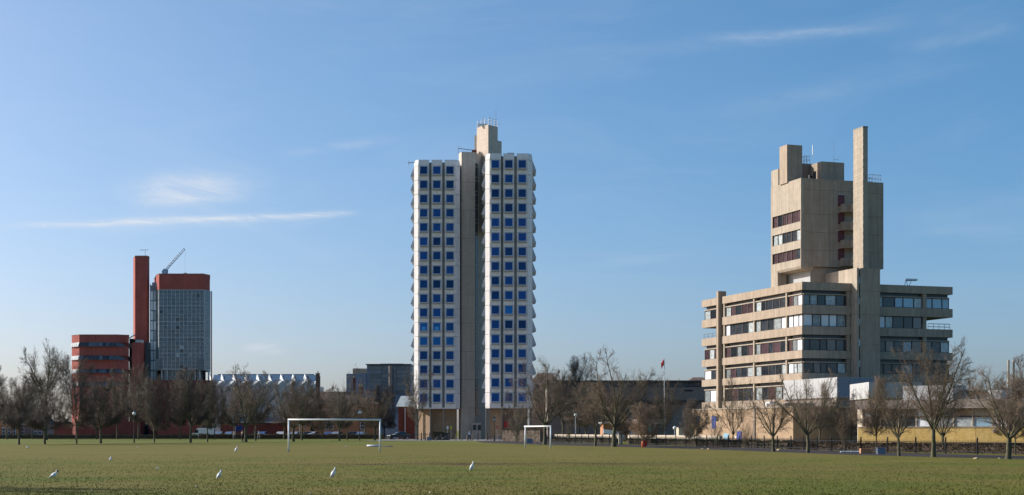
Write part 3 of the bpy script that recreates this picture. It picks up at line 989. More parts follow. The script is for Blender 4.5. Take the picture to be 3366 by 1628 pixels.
# slim lift shaft with cut corners
E6 = EY + 6.5
MB().prism([(ex(438, E6), E6 + 1.3), (ex(444, E6), E6), (ex(484, E6), E6), (ex(490.5, E6 + 1.6), E6 + 1.6), (ex(491, E6 + 4), E6 + 4), (ex(438, E6 + 4), E6 + 4)], 0, ez(843, E6)).build('lift_shaft', m_red, en)
MB().prism([(ex(437.4, E6), E6 + 1.25), (ex(443.8, E6), E6 - .04), (ex(484.2, E6), E6 - .04), (ex(491.2, E6 + 1.5), E6 + 1.5), (ex(491.6, E6 + 4.05), E6 + 4.05), (ex(437.4, E6 + 4), E6 + 4.05)], ez(843, E6) + .01, ez(842, E6) + .1).build('shaft_coping', m_dconc, en)
MB().tube((ex(470, E6), E6 + 2, ez(842, E6)), (ex(470, E6), E6 + 2, ez(818, E6)), .06, n=4).tube((ex(452, E6), E6 + 2, ez(819, E6)), (ex(481, E6), E6 + 2, ez(818, E6)), .05, n=4).tube((ex(460, E6), E6 + 1.5, ez(818.5, E6)), (ex(460, E6), E6 + 2.5, ez(818.5, E6)), .04, n=4).build('aerial', m_craneg, en)
# second, lower red shaft in front of the dark gap
MB().prism([(ex(437), EY - 1.0), (ex(441), EY - 2), (ex(466), EY - 2), (ex(474), EY - .6), (ex(474), EY - .05), (ex(437), EY - .05)], 0, ez(1128)).build('stair_shaft', m_red, en)
MB().prism([(ex(452), EY - 1.9), (ex(466), EY - 1.9), (ex(473), EY - .7), (ex(473), EY - .1), (ex(452), EY - .1)], ez(1128) + .01, ez(1119)).build('shaft_roof', m_mull, en)
# glazed link between the shafts and the office tower
lk = MB().box(ex(486), ex(510), EY + 2.2, EY + 6, ez(1330), ez(935)).build('link_core', m_curt, en)
for k in range(9):
    za, zb = ez(1250 - 33 * k), ez(1250 - 33 * (k + 1))
    for j in range(2):
        MB().box(ex(487 + 9.5 * j) + .08, ex(487 + 9.5 * (j + 1)) - .08, EY + 2.08, EY + 2.18, za + .15, zb - .15).build('pane', m_blind if (j == 0 or k % 2) else m_engl, lk)  # bright reflection in the link glass is put into these pale panes
r = MB()
for px in (486.5, 496.5, 506):
    r.box(ex(px) - .07, ex(px) + .07, EY + 2.0, EY + 2.1, ez(1250), ez(930))
for k in range(10):
    r.box(ex(486), ex(508), EY + 2.02, EY + 2.12, ez(1250 - 33 * k) - .07, ez(1250 - 33 * k) + .07)
r.build('link_frame', m_craneg, en)
MB().prism([(ex(491), EY + 2.5), (ex(507), EY + 2.5), (ex(507), EY + 5), (ex(491), EY + 5)], ez(935), ez(925)).build('bridge', m_craneg, en)
MB().box(ex(474.5), ex(486), EY + .2, EY + 3, 0, ez(1125)).build('dark_link', m_slot, en)
# office tower: red tile box on top, glass below, red podium
cl, cr = 507, 690
def octo(i=0.0, l=cl, r_=cr, fl=523, fr=668):
    return [(ex(l) + i, EY + 2.2 + i * .5), (ex(fl) + i * .5, EY + i), (ex(fr) - i * .5, EY + i), (ex(r_, EY + 3) - i, EY + 3.0 + i * .5), (ex(r_, EY + 12) - i, EY + 12), (ex(l, EY + 12) + i, EY + 12)]
MB().prism(octo(), ez(952), ez(901)).build('tile_box', m_red, en)
MB().prism(octo(-.06), ez(901) + .01, ez(899.5)).build('roof_coping', m_dconc, en)
MB().prism(octo(.15, cl - 0.5, cr + 4, 523, 672), ez(1217), ez(952) - .02).build('glass_core', m_mull, en)
GT, GB = ez(953.5), ez(1213)
ROWS, COLS = 20, 11
hh = (GT - GB) / ROWS
fx0, fx1 = ex(523.5), ex(671)
cwid = (fx1 - fx0) / COLS
pm = [bevel_box(-cwid / 2 + .05, cwid / 2 - .05, -.06, .02, .05, hh - .05, .01).mesh('pane', m) for m in (m_eng, m_bglass, m_glass, m_curt)]
rr = random.Random(11)
for j in range(ROWS):
    for i in range(COLS):
        f = j % 4          # each storey: two vision rows, a sill row and a paler head row
        k = 1 if f == 0 else rr.choices([0, 2, 1], [6, .35, 1.5])[0]
        if (j == 16 and 4 <= i <= 7 and rr.random() < .7) or (f == 2 and rr.random() < .02):
            k = 3
        o = piece('pane', pm[k], en, (fx0 + cwid * (i + .5) - ex(466), .02, GB + hh * j if False else GT - hh * (j + 1)))
        o.location.y = .12
def cham(p, q, n_, mt, name='pane'):
    P, Q = Vector(p), Vector(q)
    d = Q - P
    L_ = d.length
    w = L_ / n_
    me = bevel_box(-w / 2 + .05, w / 2 - .05, -.06, .02, .05, hh - .05, .01).mesh('pane', mt)
    rz = math.atan2(d.y, d.x)
    nx, ny = math.sin(rz), -math.cos(rz)
    for j in range(ROWS):
        for i in range(n_):
            c = P + d * ((i + .5) / n_)
            piece(name, me, en, (c.x - ex(466) - nx * .02, c.y - EY - ny * .02, GT - hh * (j + 1)), rz)
oc = octo(.15, cl - 0.5, cr + 4, 523, 672)
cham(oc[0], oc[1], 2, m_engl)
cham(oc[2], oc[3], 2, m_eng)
for i in range(COLS + 1):
    x = fx0 + cwid * i
    MB().box(x - .065, x + .065, EY - .06, EY + .14, GB - .1, GT).build('mullion', m_mull, en)
for j in range(ROWS + 1):
    z = GT - hh * j
    hgt = .09 if j % 4 else .16
    MB().box(fx0, fx1, EY - .005, EY + .145, z - hgt / 2, z + hgt / 2).build('transom', m_mull, en)
# splayed foot brackets, undercroft with columns
for px in (520, 660):
    MB().prism([(ex(px - 9), EY - .25), (ex(px + 9), EY - .25), (ex(px + 9), EY - .04), (ex(px - 9), EY - .04)], ez(1217), ez(1180)).build('foot_panel', m_bglass, en)
MB().prism(octo(1.2, cl, cr + 2, 523, 668), ez(1250), ez(1217) - .02).build('undercroft_glass', m_eng, en)
for px in (530, 548, 640, 655, 684):
    MB().box(ex(px) - .16, ex(px) + .16, EY + .5, EY + .9, ez(1250), ez(1217) - .03).build('column', m_mull, en)
for k in range(12):
    MB().box(ex(530 + 11 * k), ex(530 + 11 * k) + .1, EY + 1.0, EY + 1.18, ez(1250), ez(1219)).build('mullion', m_mull, en)
MB().prism([(ex(490), EY - .4), (ex(688), EY - .4), (ex(693, EY + .5), EY + .5), (ex(693, EY + 14), EY + 14), (ex(490, EY + 14), EY + 14)], 0, ez(1250) - .02).build('podium', m_redbrick, en)
MB().prism([(ex(693.5, EY + 4), EY + 4), (ex(697, EY + 4), EY + 4), (ex(697, EY + 6), EY + 6), (ex(693.5, EY + 6), EY + 6)], 0, ez(952)).build('end_pier', m_red, en)
# lecture and laboratory block on the left with canted strip windows
bp = lambda i: [(ex(242) + i, EY + 2.6 - 4), (ex(278) + i * .4, EY - 4 + i), (ex(398), EY - 4 + i), (ex(424, EY - 2.6) - i, EY - 2.6), (ex(424, EY + 9) - i, EY + 9), (ex(242, EY + 9) + i, EY + 9)]
MB().prism(bp(.12), 0, ez(1106)).build('block_body', m_redbrick, en)
strip = [(1129, 1143), (1172, 1186), (1216, 1229), (1258, 1271)]
lev = [1105] + [v for s_ in strip for v in s_] + [1400]
for k in range(0, 10, 2):
    MB().prism(bp(0), ez(lev[k + 1]), ez(lev[k])).build('tile_band', m_red, en)
MB().prism(bp(-.05), ez(1105) + .01, ez(1103.5)).build('roof_coping', m_dconc, en)
for (a, b) in strip:
    za, zb = ez(b), ez(a)
    q0, q1 = bp(0), bp(0)
    base = [(ex(239), EY - 1.5), (ex(277.4), EY - 4.7), (ex(400), EY - 4.7), (ex(425), EY - 2.9), (ex(425), EY + 4), (ex(239), EY + 4)]
    top = [(ex(241.8), EY - 1.35), (ex(278), EY - 4.02), (ex(398), EY - 4.02), (ex(424), EY - 2.5), (ex(424), EY + 4), (ex(241.8), EY + 4)]
    s_ = MB().loft([[(x, y, za) for x, y in base], [(x, y, zb) for x, y in top]]).build('strip_window', m_stripf, en)
    def slab(p, q, P, Q, n_, m):
        for i in range(n_):
            t0, t1 = (i + .08) / n_, (i + .92) / n_
            A = Vector((*p, za)).lerp(Vector((*q, za)), t0); Bq = Vector((*p, za)).lerp(Vector((*q, za)), t1)
            C2 = Vector((*P, zb)).lerp(Vector((*Q, zb)), t1); D2 = Vector((*P, zb)).lerp(Vector((*Q, zb)), t0)
            nrm = (Bq - A).cross(D2 - A).normalized()
            up_ = (D2 - A) * .06
            vs = [A + up_, Bq + up_, C2 - up_, D2 - up_]
            g_ = MB()
            g_.add([v + nrm * .03 for v in vs] + [v + nrm * .005 for v in vs], [(0, 1, 2, 3), (7, 6, 5, 4), (0, 4, 5, 1), (1, 5, 6, 2), (2, 6, 7, 3), (3, 7, 4, 0)])
            g_.build('pane', m() if callable(m) else m, s_)
    slab(base[0], base[1], top[0], top[1], 4, m_engl)
    slab(base[1], base[2], top[1], top[2], 11, lambda: rr.choice([m_eng, m_slot, m_bglass, m_glass, m_glass]))
MB().box(ex(425.2, EY + 4), ex(437, EY + 4), EY + 4, EY + 8, 0, ez(1110)).build('dark_recess', m_dark, en)  # solid black box; the shade of the gap is put into its colour
MB().tube((ex(424), EY, ez(1112)), (ex(438), EY + 2, ez(1098)), .12, n=4).build('tie_strut', m_craneg, en)
# low red base walls
MB().prism([(ex(186), EY - 2), (ex(256), EY - 3), (ex(256), EY + 6), (ex(186), EY + 6)], 0, ez(1388)).build('base_wall', m_redbrick, en)
MB().prism([(ex(257), EY - 4.2), (ex(279), EY - 6.2), (ex(486), EY - 6.2), (ex(486), EY - 4.1), (ex(257), EY - 4.1)], 0, ez(1386)).build('base_wall', m_redbrick, en)
MB().add([(ex(545), EY - 8, 0), (ex(690), EY - 11, 0), (ex(690), EY - 1, 0), (ex(545), EY - 1, 0), (ex(545), EY - 8, 2.2), (ex(690), EY - 11, 6.6), (ex(690), EY - 1, 6.6), (ex(545), EY - 1, 2.2)],
         [(0, 3, 2, 1), (4, 5, 6, 7), (0, 1, 5, 4), (1, 2, 6, 5), (2, 3, 7, 6), (3, 0, 4, 7)]).build('ramp_wall', m_redbrick, en)
# roof crane
cr_ = MB()
jib0 = Vector((ex(532), EY + 4, ez(878)))
ca = Vector((ex(529), EY + 4, ez(886)))
cr_.prism([(ex(519), EY + 3.2), (ex(537), EY + 3.2), (ex(537), EY + 4.8), (ex(519), EY + 4.8)], ez(900), ez(896))
cr_.loft([[(ex(521), EY + 3.3, ez(896)), (ex(536), EY + 3.3, ez(896)), (ex(536), EY + 4.7, ez(896)), (ex(521), EY + 4.7, ez(896))], [(ex(520), EY + 3.3, ez(886)), (ex(536), EY + 3.3, ez(886)), (ex(536), EY + 4.7, ez(886)), (ex(520), EY + 4.7, ez(886))], [(ex(526), EY + 3.5, ez(878)), (ex(534), EY + 3.5, ez(878)), (ex(534), EY + 4.5, ez(878)), (ex(526), EY + 4.5, ez(878))]])
crane = cr_.build('crane_cab', m_crane, en)
j = MB()
A1, A2 = (ex(531), EY + 4, ez(876)), (ex(590), EY + 4, ez(810))
B1, B2 = (ex(538), EY + 4, ez(877)), (ex(595), EY + 4, ez(814))
j.tube(A1, A2, .12, .07, 5).tube(B1, B2, .12, .07, 5)
for k in range(9):
    t = k / 8
    p = Vector(A1).lerp(Vector(A2), t)
    q = Vector(B1).lerp(Vector(B2), min(1, t + .06))
    j.tube(p, q, .04, n=4)
j.tube(A2, B2, .1, n=4).tube(B1, (ex(537), EY + 4, ez(893)), .09, n=4)
j.build('crane_jib', m_crane, crane)
MB().tube(B2, (ex(595), EY + 4, ez(893)), .02, n=3).build('crane_cable', m_craneg, crane)
MB().tube((ex(590), EY + 4, ez(893)), (ex(602), EY + 4, ez(893)), .09, n=4).tube((ex(596), EY + 4, ez(899)), (ex(596), EY + 4, ez(890)), .12, n=4).build('roof_vent', m_craneg, en)

# ------------------------------------------------------------------ workshop with diagonal north lights
WY = 352.0
ws = thing('workshop', 'long workshop roofed with blue glass skylights and white triangular ends', 'building', (PX(870, WY), WY, 0))
wx_ = lambda p: PX(p, WY)
wz = lambda p: PZ(p, WY)
MB().box(wx_(694), wx_(1040), WY + 1, WY + 14, 0, wz(1268)).build('wall', m_palegreen, ws)
MB().box(wx_(694), wx_(1028), WY + 9, WY + 14, wz(1268), wz(1230)).build('rear_roof', m_slate, ws)
for k in range(9):
    a, b = 700 + 39.3 * (k - .55), 700 + 39.3 * (k + .45)
    ox = wx_(a)
    w = wx_(b) - ox
    zt, zm, zb = wz(1228), wz(1252), wz(1270)
    # blue glazed slope falling to the front, folded pale panel below, white end triangle
    nl = MB()
    nl.add([(ox, WY + 8.8, zt), (ox + w * .98, WY + 8.8, zt), (ox + w * 1.28, WY + 1.5, zm), (ox + w * .42, WY + 1.5, zm)], [(3, 2, 1, 0)])
    nl.add([(ox, WY + 8.8, zt - .1), (ox + w * .98, WY + 8.8, zt - .1), (ox + w * 1.28, WY + 1.5, zm - .1), (ox + w * .42, WY + 1.5, zm - .1)], [(0, 1, 2, 3)])
    nl.build('skylight', m_nlight, ws)
    tr = MB()
    A_, B_, C_2 = Vector((ox + w * .08, WY + 2.6, zt + .05)), Vector((ox - w * .16, WY + 4.6, zt - 1.6)), Vector((ox + w * .44, WY + .75, zm - .25))
    th = Vector((.22, .08, 0))
    tr.add([A_, B_, C_2, A_ + th, B_ + th, C_2 + th], [(0, 1, 2), (5, 4, 3), (0, 3, 4, 1), (1, 4, 5, 2), (2, 5, 3, 0)])
    tr.build('gable_triangle', m_white, ws)
    fo = MB()
    c_ = ox + w * .30
    fo.add([(c_, WY + .6, zm - .05), (c_ + w * .5, WY + 1.6, zm - .03), (c_ + w, WY + .6, zm - .05), (c_ + w, WY + 1.2, zb), (c_ + w * .5, WY + 0.2, zb), (c_, WY + 1.2, zb)],
           [(0, 5, 4, 1), (1, 4, 3, 2)])
    fo.build('folded_panel', m_palegreen, ws)
MB().box(wx_(690), wx_(1015), WY + 9.2, WY + 9.5, wz(1228), wz(1225)).build('ridge_rail', m_craneg, ws)

def simple_windows(root, y, rects, m_f, m_p, Y):
    for (x0, x1, y0, y1) in rects:
        f = MB().box(PX(x0, Y), PX(x1, Y), y - .06, y + .04, PZ(y1, Y), PZ(y0, Y)).build('window', m_f, root)
        w_, h_ = PX(x1, Y) - PX(x0, Y), PZ(y0, Y) - PZ(y1, Y)
        for i in range(2):
            for j_ in range(2):
                xx = PX(x0, Y) + w_ * (.1 + .42 * i)
                zz = PZ(y1, Y) + h_ * (.08 + .44 * j_)
                MB().box(xx, xx + w_ * .38, y - .085, y - .062, zz, zz + h_ * .38).build('pane', m_p, f)

def chimney(root, px, y, top, bot, w, pots, mt, Y):
    c = MB().box(PX(px, Y) - w / 2, PX(px, Y) + w / 2, y, y + .8, PZ(bot, Y), PZ(top + 9, Y)).box(PX(px, Y) - w / 2 - .08, PX(px, Y) + w / 2 + .08, y - .08, y + .88, PZ(top + 9, Y), PZ(top + 7, Y)).build('chimney', mt, root)
    for i in range(pots):
        MB().tube((PX(px, Y) + (i - (pots - 1) / 2) * .45, y + .4, PZ(top + 7, Y)), (PX(px, Y) + (i - (pots - 1) / 2) * .45, y + .4, PZ(top, Y)), .17, .14, 7).build('chimney_pot', m_conc2, c)

def hip_house(label, x0, x1, eave, ridge, Y, depth, wall_m, roof_m, hip=.3, ridge_px=None, name='house'):
    h = thing(name, label, 'house', (PX((x0 + x1) / 2, Y), Y, 0))
    X0, X1, ze, zr = PX(x0, Y), PX(x1, Y), PZ(eave, Y), PZ(ridge, Y)
    MB().box(X0 + .3, X1 - .3, Y, Y + depth, 0, ze).build('wall', wall_m, h)
    w = X1 - X0
    ra, rb = (X0 + w * hip, X1 - w * hip) if not ridge_px else (PX(ridge_px[0], Y), PX(ridge_px[1], Y))
    ym = Y + depth / 2
    b = [(X0 - .2, Y - .5), (X1 + .2, Y - .5), (X1 + .2, Y + depth + .5), (X0 - .2, Y + depth + .5)]
    m = MB()
    m.add([(*p, ze + .02) for p in b] + [(ra, ym, zr), (rb, ym, zr)], [(0, 1, 5, 4), (1, 2, 5), (2, 3, 4, 5), (3, 0, 4), (3, 2, 1, 0)])
    rf = m.build('roof', roof_m, h)
    MB().box(X0 - .22, X1 + .22, Y - .62, Y - .48, ze - .12, ze + .1).build('gutter', m_frame_w, h)
    return h

h1 = hip_house('brown brick house with hipped tile roof and tall chimney behind the hedge', 948, 1242, 1326, 1286, 312, 9, m_obrick, m_clay, ridge_px=(1030, 1150))
chimney(h1, 1043, 312.5, 1220, 1330, .75, 1, m_clay, 312)
simple_windows(h1, 311.95, [(1000, 1012, 1388, 1412), (1070, 1080, 1388, 1412), (1085, 1096, 1388, 1412), (1185, 1200, 1388, 1412)], m_white, m_slot, 312)
MB().box(PX(1020, 312), PX(1032, 312), 311.9, 312.05, 0, 2.6).build('door', m_black, h1)
MB().box(PX(1004, 311), PX(1020, 311), 310.8, 311.99, 0, 5.4).build('porch', m_obrick, h1)
h2 = hip_house('low red brick annex with grey roof beside the brown brick house', 720, 945, 1388, 1368, 316, 7, m_redbrick, m_slate)
h4 = hip_house('red brick terrace with blue slate roof at the far left edge', -150, 62, 1375, 1328, 350, 9, m_obrick, m_slate, hip=.1)
simple_windows(h4, 349.9, [(8, 17, 1405, 1430), (26, 35, 1405, 1430), (43, 52, 1405, 1430), (8, 17, 1378, 1396), (26, 35, 1378, 1396), (43, 52, 1378, 1396)], m_white, m_slot, 350)
chimney(h4, 42, 353, 1312, 1345, 1.0, 2, m_redbrick, 350)
h5 = hip_house('dark brick house with white framed windows between left trees', 62, 150, 1395, 1352, 352, 9, m_dconc, m_slate)
simple_windows(h5, 351.9, [(70, 80, 1405, 1430), (112, 122, 1405, 1430), (128, 138, 1405, 1430)], m_white, m_slot, 352)

# glass fronted modern block behind the tower
gy = 345.0
gb = thing('glass_block', 'modern blue grey glass block behind the white tower', 'building', (PX(1270, gy), gy, 0))
GX = lambda p: PX(p, gy)
GZ = lambda p: PZ(p, gy)
MB().box(GX(1206), GX(1350), gy, gy + 14, 0, GZ(1200)).build('body', m_craneg, gb)
MB().box(GX(1203), GX(1352), gy - .8, gy + 14.5, GZ(1200) + .01, GZ(1197)).build('roof', m_slate, gb)
MB().box(GX(1245), GX(1320), gy + 5, gy + 12, GZ(1197), GZ(1192)).build('roof_plant', m_white, gb)
for i, (a, b) in enumerate(((1214, 1255), (1257, 1302), (1304, 1348))):
    for j_ in range(7):
        t, b_ = 1203 + j_ * 13.5, 1203 + (j_ + 1) * 13.5
        MB().box(GX(a), GX(b), gy - .12, gy - .01, GZ(b_) + .06, GZ(t) - .06).build('pane', m_bglass if (i + j_) % 3 else m_eng, gb)
MB().tube((GX(1286), gy - 2.0, 0), (GX(1286), gy - 2.0, GZ(1204)), .42, n=10).build('column', m_dconc, gb)
MB().box(GX(1158), GX(1205.5), gy + 1, gy + 12, 0, GZ(1211)).build('stair_block', m_conc, gb)
MB().box(GX(1139), GX(1205), gy - .3, gy + 8, 0, GZ(1229)).build('lower_block', m_craneg, gb)
MB().box(GX(1270), GX(1345), gy - 4, gy - .3, 0, GZ(1322)).build('entrance_canopy', m_craneg, gb)
chimney_ = thing('brick_chimney', 'brick chimney with buff pot rising before the glass block', 'chimney', (PX(1164, 330), 330, 0))
MB().box(PX(1160, 330), PX(1168, 330), 330, 330.7, 0, PZ(1242, 330)).build('stack', m_redbrick, chimney_)
MB().tube((PX(1164, 330), 330.35, PZ(1242, 330)), (PX(1164, 330), 330.35, PZ(1234, 330)), .22, .18, 8).build('chimney_pot', m_conc2, chimney_)
chimney_ = thing('brick_chimney', 'wide low chimney with two pale pots before the glass block', 'chimney', (PX(1185, 328), 328, 0))
MB().box(PX(1178, 328), PX(1193, 328), 328, 328.8, 0, PZ(1272, 328)).build('stack', m_redbrick, chimney_)
for px in (1182, 1189):
    MB().tube((PX(px, 328), 328.4, PZ(1272, 328)), (PX(px, 328), 328.4, PZ(1262, 328)), .26, .22, 8).build('chimney_pot', m_stone, chimney_)
h3 = thing('gabled_house', 'small brick house with pale sunlit roof left of the tower foot', 'house', (PX(1325, 300), 300, 0))
a, b = PX(1306, 300), PX(1362, 300)
MB().box(a + .2, b, 300, 306, 0, PZ(1336, 300)).build('wall', m_redbrick, h3)
m = MB()
ze, zr = PZ(1337, 300), PZ(1301, 300)
m.add([(a - .3, 299.6, ze), (b, 299.6, ze), (b, 303, zr), (a + .5, 303, zr), (a - .3, 306.4, ze), (b, 306.4, ze)], [(0, 1, 2, 3), (3, 2, 5, 4), (0, 3, 4), (1, 5, 2), (0, 4, 5, 1)])
m.build('roof', m_palegreen, h3)
MB().box(PX(1330, 299.8), PX(1333, 299.8), 299.7, 299.95, 0, PZ(1340, 300)).build('downpipe', m_frame_w, h3)

# dark library building in the middle distance
ly = 300.0
lb = thing('library_building', 'long low dark concrete building with a ribbon of windows under its roof', 'building', (PX(2040, ly), ly, 0))
LX = lambda p: PX(p, ly)
LZ = lambda p: PZ(p, ly)
MB().box(LX(1800), LX(2330), ly, ly + 20, 0, LZ(1273)).build('wall', m_dconc, lb)
MB().box(LX(1800), LX(2330), ly + .6, ly + 19, LZ(1273), LZ(1256)).build('window_ribbon', m_slot, lb)
k = 0
for px in range(1806, 2326, 20):
    MB().box(LX(px), LX(px + 17.5), ly + .5, ly + .58, LZ(1271), LZ(1258)).build('pane', m_nlight if k % 3 else m_bglass, lb)
    k += 1
MB().box(LX(1796), LX(2334), ly - .6, ly + 20.5, LZ(1256) + .01, LZ(1251)).build('roof', m_slate, lb)
MB().box(LX(2135), LX(2150), ly + 6, ly + 9, LZ(1251), LZ(1246)).build('roof_plant', m_craneg, lb)
for (a, b) in ((2190, 2200), (2250, 2278)):
    MB().box(LX(a), LX(b), ly - .03, ly + .05, LZ(1287), LZ(1282)).build('vent_slot', m_dark, lb)
MB().box(LX(1800), LX(2330), ly - .25, ly - .01, LZ(1330), LZ(1316)).build('lower_window_band', m_slot, lb)
h6 = hip_house('dark hipped roof rising behind the library at its left end', 1742, 1842, 1262, 1224, 322, 10, m_dconc, m_clay, hip=.28)
h7 = hip_house('hipped roof with white verge behind the library at its right end', 2262, 2345, 1258, 1238, 322, 10, m_dconc, m_clay, hip=.3)

# flag on its pole
fp = thing('flag_pole', 'white flagpole with a limp red flag above the dark library roof', 'flagpole', (PX(2184, 296), 296, 0))
MB().tube((PX(2184, 296), 296, 0), (PX(2184, 296), 296, PZ(1178, 296)), .11, .06, 8).build('pole', m_white, fp)
m = MB()
cols = 7
rows = 5
zt, zb = PZ(1180, 296), PZ(1211, 296)
for i in range(cols):
    for j_ in range(rows):
        t, s_ = i / (cols - 1), j_ / (rows - 1)
        m.v.append((PX(2184, 296) - .08 - t * .58, 296 + .18 * math.sin(t * 9 + s_ * 2), zt - (zt - zb) * (s_ * .62 + t * .38) - .1 * t))
for i in range(cols - 1):
    for j_ in range(rows - 1):
        m.f.append((i * rows + j_, i * rows + j_ + 1, (i + 1) * rows + j_ + 1, (i + 1) * rows + j_)); m.m.append(0)
fl = m.build('flag', m_flag, fp, smooth=True)
sm = fl.modifiers.new('thick', 'SOLIDIFY'); sm.thickness = .02

# brick pavilion with white canopy and glazed shopfront behind the low wall
py_ = 232.0
pv = thing('brick_pavilion', 'single storey orange brick pavilion with white fascia and green glazing', 'building', (PX(2060, py_), py_, 0))
VX = lambda p: PX(p, py_)
VZ = lambda p: PZ(p, py_)
MB().box(VX(1983), VX(2096), py_, py_ + 8, 0, VZ(1392)).build('wall', m_obrick, pv)
MB().box(VX(1977), VX(2042), py_ - .5, py_ + 8, VZ(1392) + .01, VZ(1387.5)).build('fascia', m_white, pv)
MB().box(VX(2097), VX(2185), py_ + .5, py_ + 8, 0, VZ(1395)).build('glazed_hall', m_slot, pv)
MB().box(VX(2094), VX(2190), py_ - .3, py_ + 8, VZ(1395) + .01, VZ(1378)).build('hall_roof', m_dconc, pv)
for i, px in enumerate((2098, 2116, 2126, 2144, 2164)):
    MB().box(VX(px), VX(px + 15), py_ + .3, py_ + .45, .9, VZ(1396)).build('pane', [m_glass, m_bglass, mat('green_glass', (.16, .33, .30), .15, .1), m_eng, m_bglass][i], pv)
for i in range(4):
    MB().box(VX(2068 + 7 * i), VX(2072 + 7 * i), py_ - .05, py_ + .02, VZ(1430), VZ(1415)).build('window', m_white, pv)
    MB().box(VX(2068 + 7 * i) - .12, VX(2068 + 7 * i) - .003, py_ - .04, py_ + .02, VZ(1430), VZ(1415)).build('pane', m_slot, pv)
MB().box(VX(2066), VX(2096), py_ - .12, py_ - .055, VZ(1433), VZ(1430)).build('window_sill', m_white, pv)
# white van-like trailer parked before it
tr = thing('trailer', 'white curved trailer parked in front of the brick pavilion', 'trailer', (PX(2018, 226), 226, 0))
TX = lambda p: PX(p, 226)
TZ = lambda p: PZ(p, 226)
MB().add([(TX(1984), y, z) for y in (226, 228) for z in (TZ(1425), TZ(1411))] + [(TX(2050), y, z) for y in (226, 228) for z in (TZ(1434), TZ(1420))], [(0, 1, 3, 2), (4, 6, 7, 5), (0, 4, 5, 1), (2, 3, 7, 6), (1, 5, 7, 3), (0, 2, 6, 4)]).build('body', m_white, tr)
for px in (2000, 2036):
    MB().tube((TX(px), 225.95, .33), (TX(px), 226.2, .33), .33, n=10).build('wheel', m_tyre, tr)
MB().box(TX(2050), TX(2054), 226.5, 227.5, .3, TZ(1422)).build('tow_post', m_steel, tr)
st = MB().box(TX(1990), TX(2048), 226.6, 227.4, .3, TZ(1431)).build('chassis', m_black, tr)

# cream garage beside brick annex
gg = thing('cream_shed', 'cream boarded shed behind the hedge left of the brick annex', 'shed', (PX(2255, 196), 196, 0))
SX = lambda p: PX(p, 196)
SZ = lambda p: PZ(p, 196)
for k in range(5):
    MB().box(SX(2231), SX(2282), 196 - .03 * (k % 2), 199, SZ(1440) + .26 * k + .004, SZ(1440) + .26 * (k + 1) - .012).build('board', m_stone, gg)
MB().box(SX(2229), SX(2284), 195.8, 199.3, SZ(1440) + 1.30, SZ(1440) + 1.42).build('roof', m_conc2, gg)
MB().box(SX(2232), SX(2281), 196.02, 198.9, 0, SZ(1440)).build('footing', m_stone, gg)

# ------------------------------------------------------------------ buff brick annex in front of the concrete building
ayn = 190.0
axn = PX(2607, ayn)
an = thing('brick_annex', 'windowless buff brick annex with blue door in front of the concrete building', 'building', (axn, ayn, 0), CA, world_built=False)
AL = 30.0
MB().box(0, 12.5, 0, AL, 0, 4.6).build('wall', m_ybrick, an)
MB().box(-.12, 12.6, -.12, AL + .1, 4.61, 4.78).build('coping', m_conc2, an)
def av(px, u=0.0):
    k = (px - CX) / F
    return ((axn + u * cu) - k * (ayn + u * sn)) / (sn + k * cu)
dY = lambda v: ayn + v * cu
def wallrect(name, p0, p1, y0, y1, m, t=.06, parent=an):
    v1_, v0_ = av(p0), av(p1)
    vm = (v0_ + v1_) / 2
    return MB().box(-t, .02, v0_, v1_, max(0, PZ(y1, dY(vm))), PZ(y0, dY(vm))).build(name, m, parent)
d = wallrect('door', 2424, 2439, 1418, 1449, m_bluep)
wallrect('door_frame', 2421.5, 2424, 1418, 1449, m_dark, .03)
wallrect('window', 2379, 2397, 1425, 1445, m_glass_s)
wallrect('blue_panel', 2340, 2353, 1368, 1409, m_bluep)
wallrect('window', 2354, 2362, 1370, 1385, m_slot, .05)
wallrect('window', 2287, 2301, 1368, 1393, m_slot)
wallrect('downpipe', 2479.5, 2483.5, 1345, 1460, m_dconc, .15)
wallrect('white_plate', 2417, 2421, 1435, 1441, m_white, .04)
MB().box(2.0, 3.4, 10, 11.3, 4.79, 5.55).build('roof_vent', m_white, an)
MB().box(1.0, 5.5, 4, 9, 4.79, 5.25).build('roof_skylight', m_dconc, an)

# ------------------------------------------------------------------ low yellow panelled pavilion on the right
YO = Vector((29.0, 125.0, 0))
ya = math.atan2(-.671, .741)
yp = thing('yellow_pavilion', 'low pavilion with yellow panel wall and window strip at the right edge', 'building', YO, ya, world_built=False)
for k in range(9):
    MB().box(2.6 * k + .012, 2.6 * k + 2.588, 0, .35, .66, 1.9).build('yellow_panel', m_yellow, yp)
MB().box(-.02, 23.5, -.06, .38, 1.905, 1.98).build('sill', m_conc2, yp)
MB().box(.4, 23.4, .7, 9, .75, 3.45).build('interior', m_dark, yp)
pm_ = [m_curt, m_slot, m_blind, m_slot, m_curt, m_slot, m_blind, m_slot, m_slot, m_glass_s, m_slot, m_curt]
for k in range(14):
    x = .25 + 1.62 * k
    w = MB().box(x - .06, x + .06, .36, .60, 1.985, 3.42).build('window_post', m_conc2, yp)
    MB().box(x + .065, x + 1.555, .46, .50, 2.0, 2.72).build('pane', pm_[(k * 5 + 3) % 12], yp)
    MB().box(x + .065, x + 1.555, .46, .50, 2.84, 3.4).build('pane', [m_curt, m_blind, m_conc2, m_ybrick][(k * 3) % 4], yp)
    MB().box(x + .061, x + 1.559, .40, .56, 2.73, 2.83).build('transom', m_brown, yp)
MB().box(-.1, 23.6, -.25, 9.2, 3.43, 4.15).build('roof_fascia', m_dconc, yp)
for k in range(6):
    MB().box(.9 + 4.4 * k, 1.2 + 4.4 * k, .3, .7, 0, .655).build('pier', m_conc2, yp)
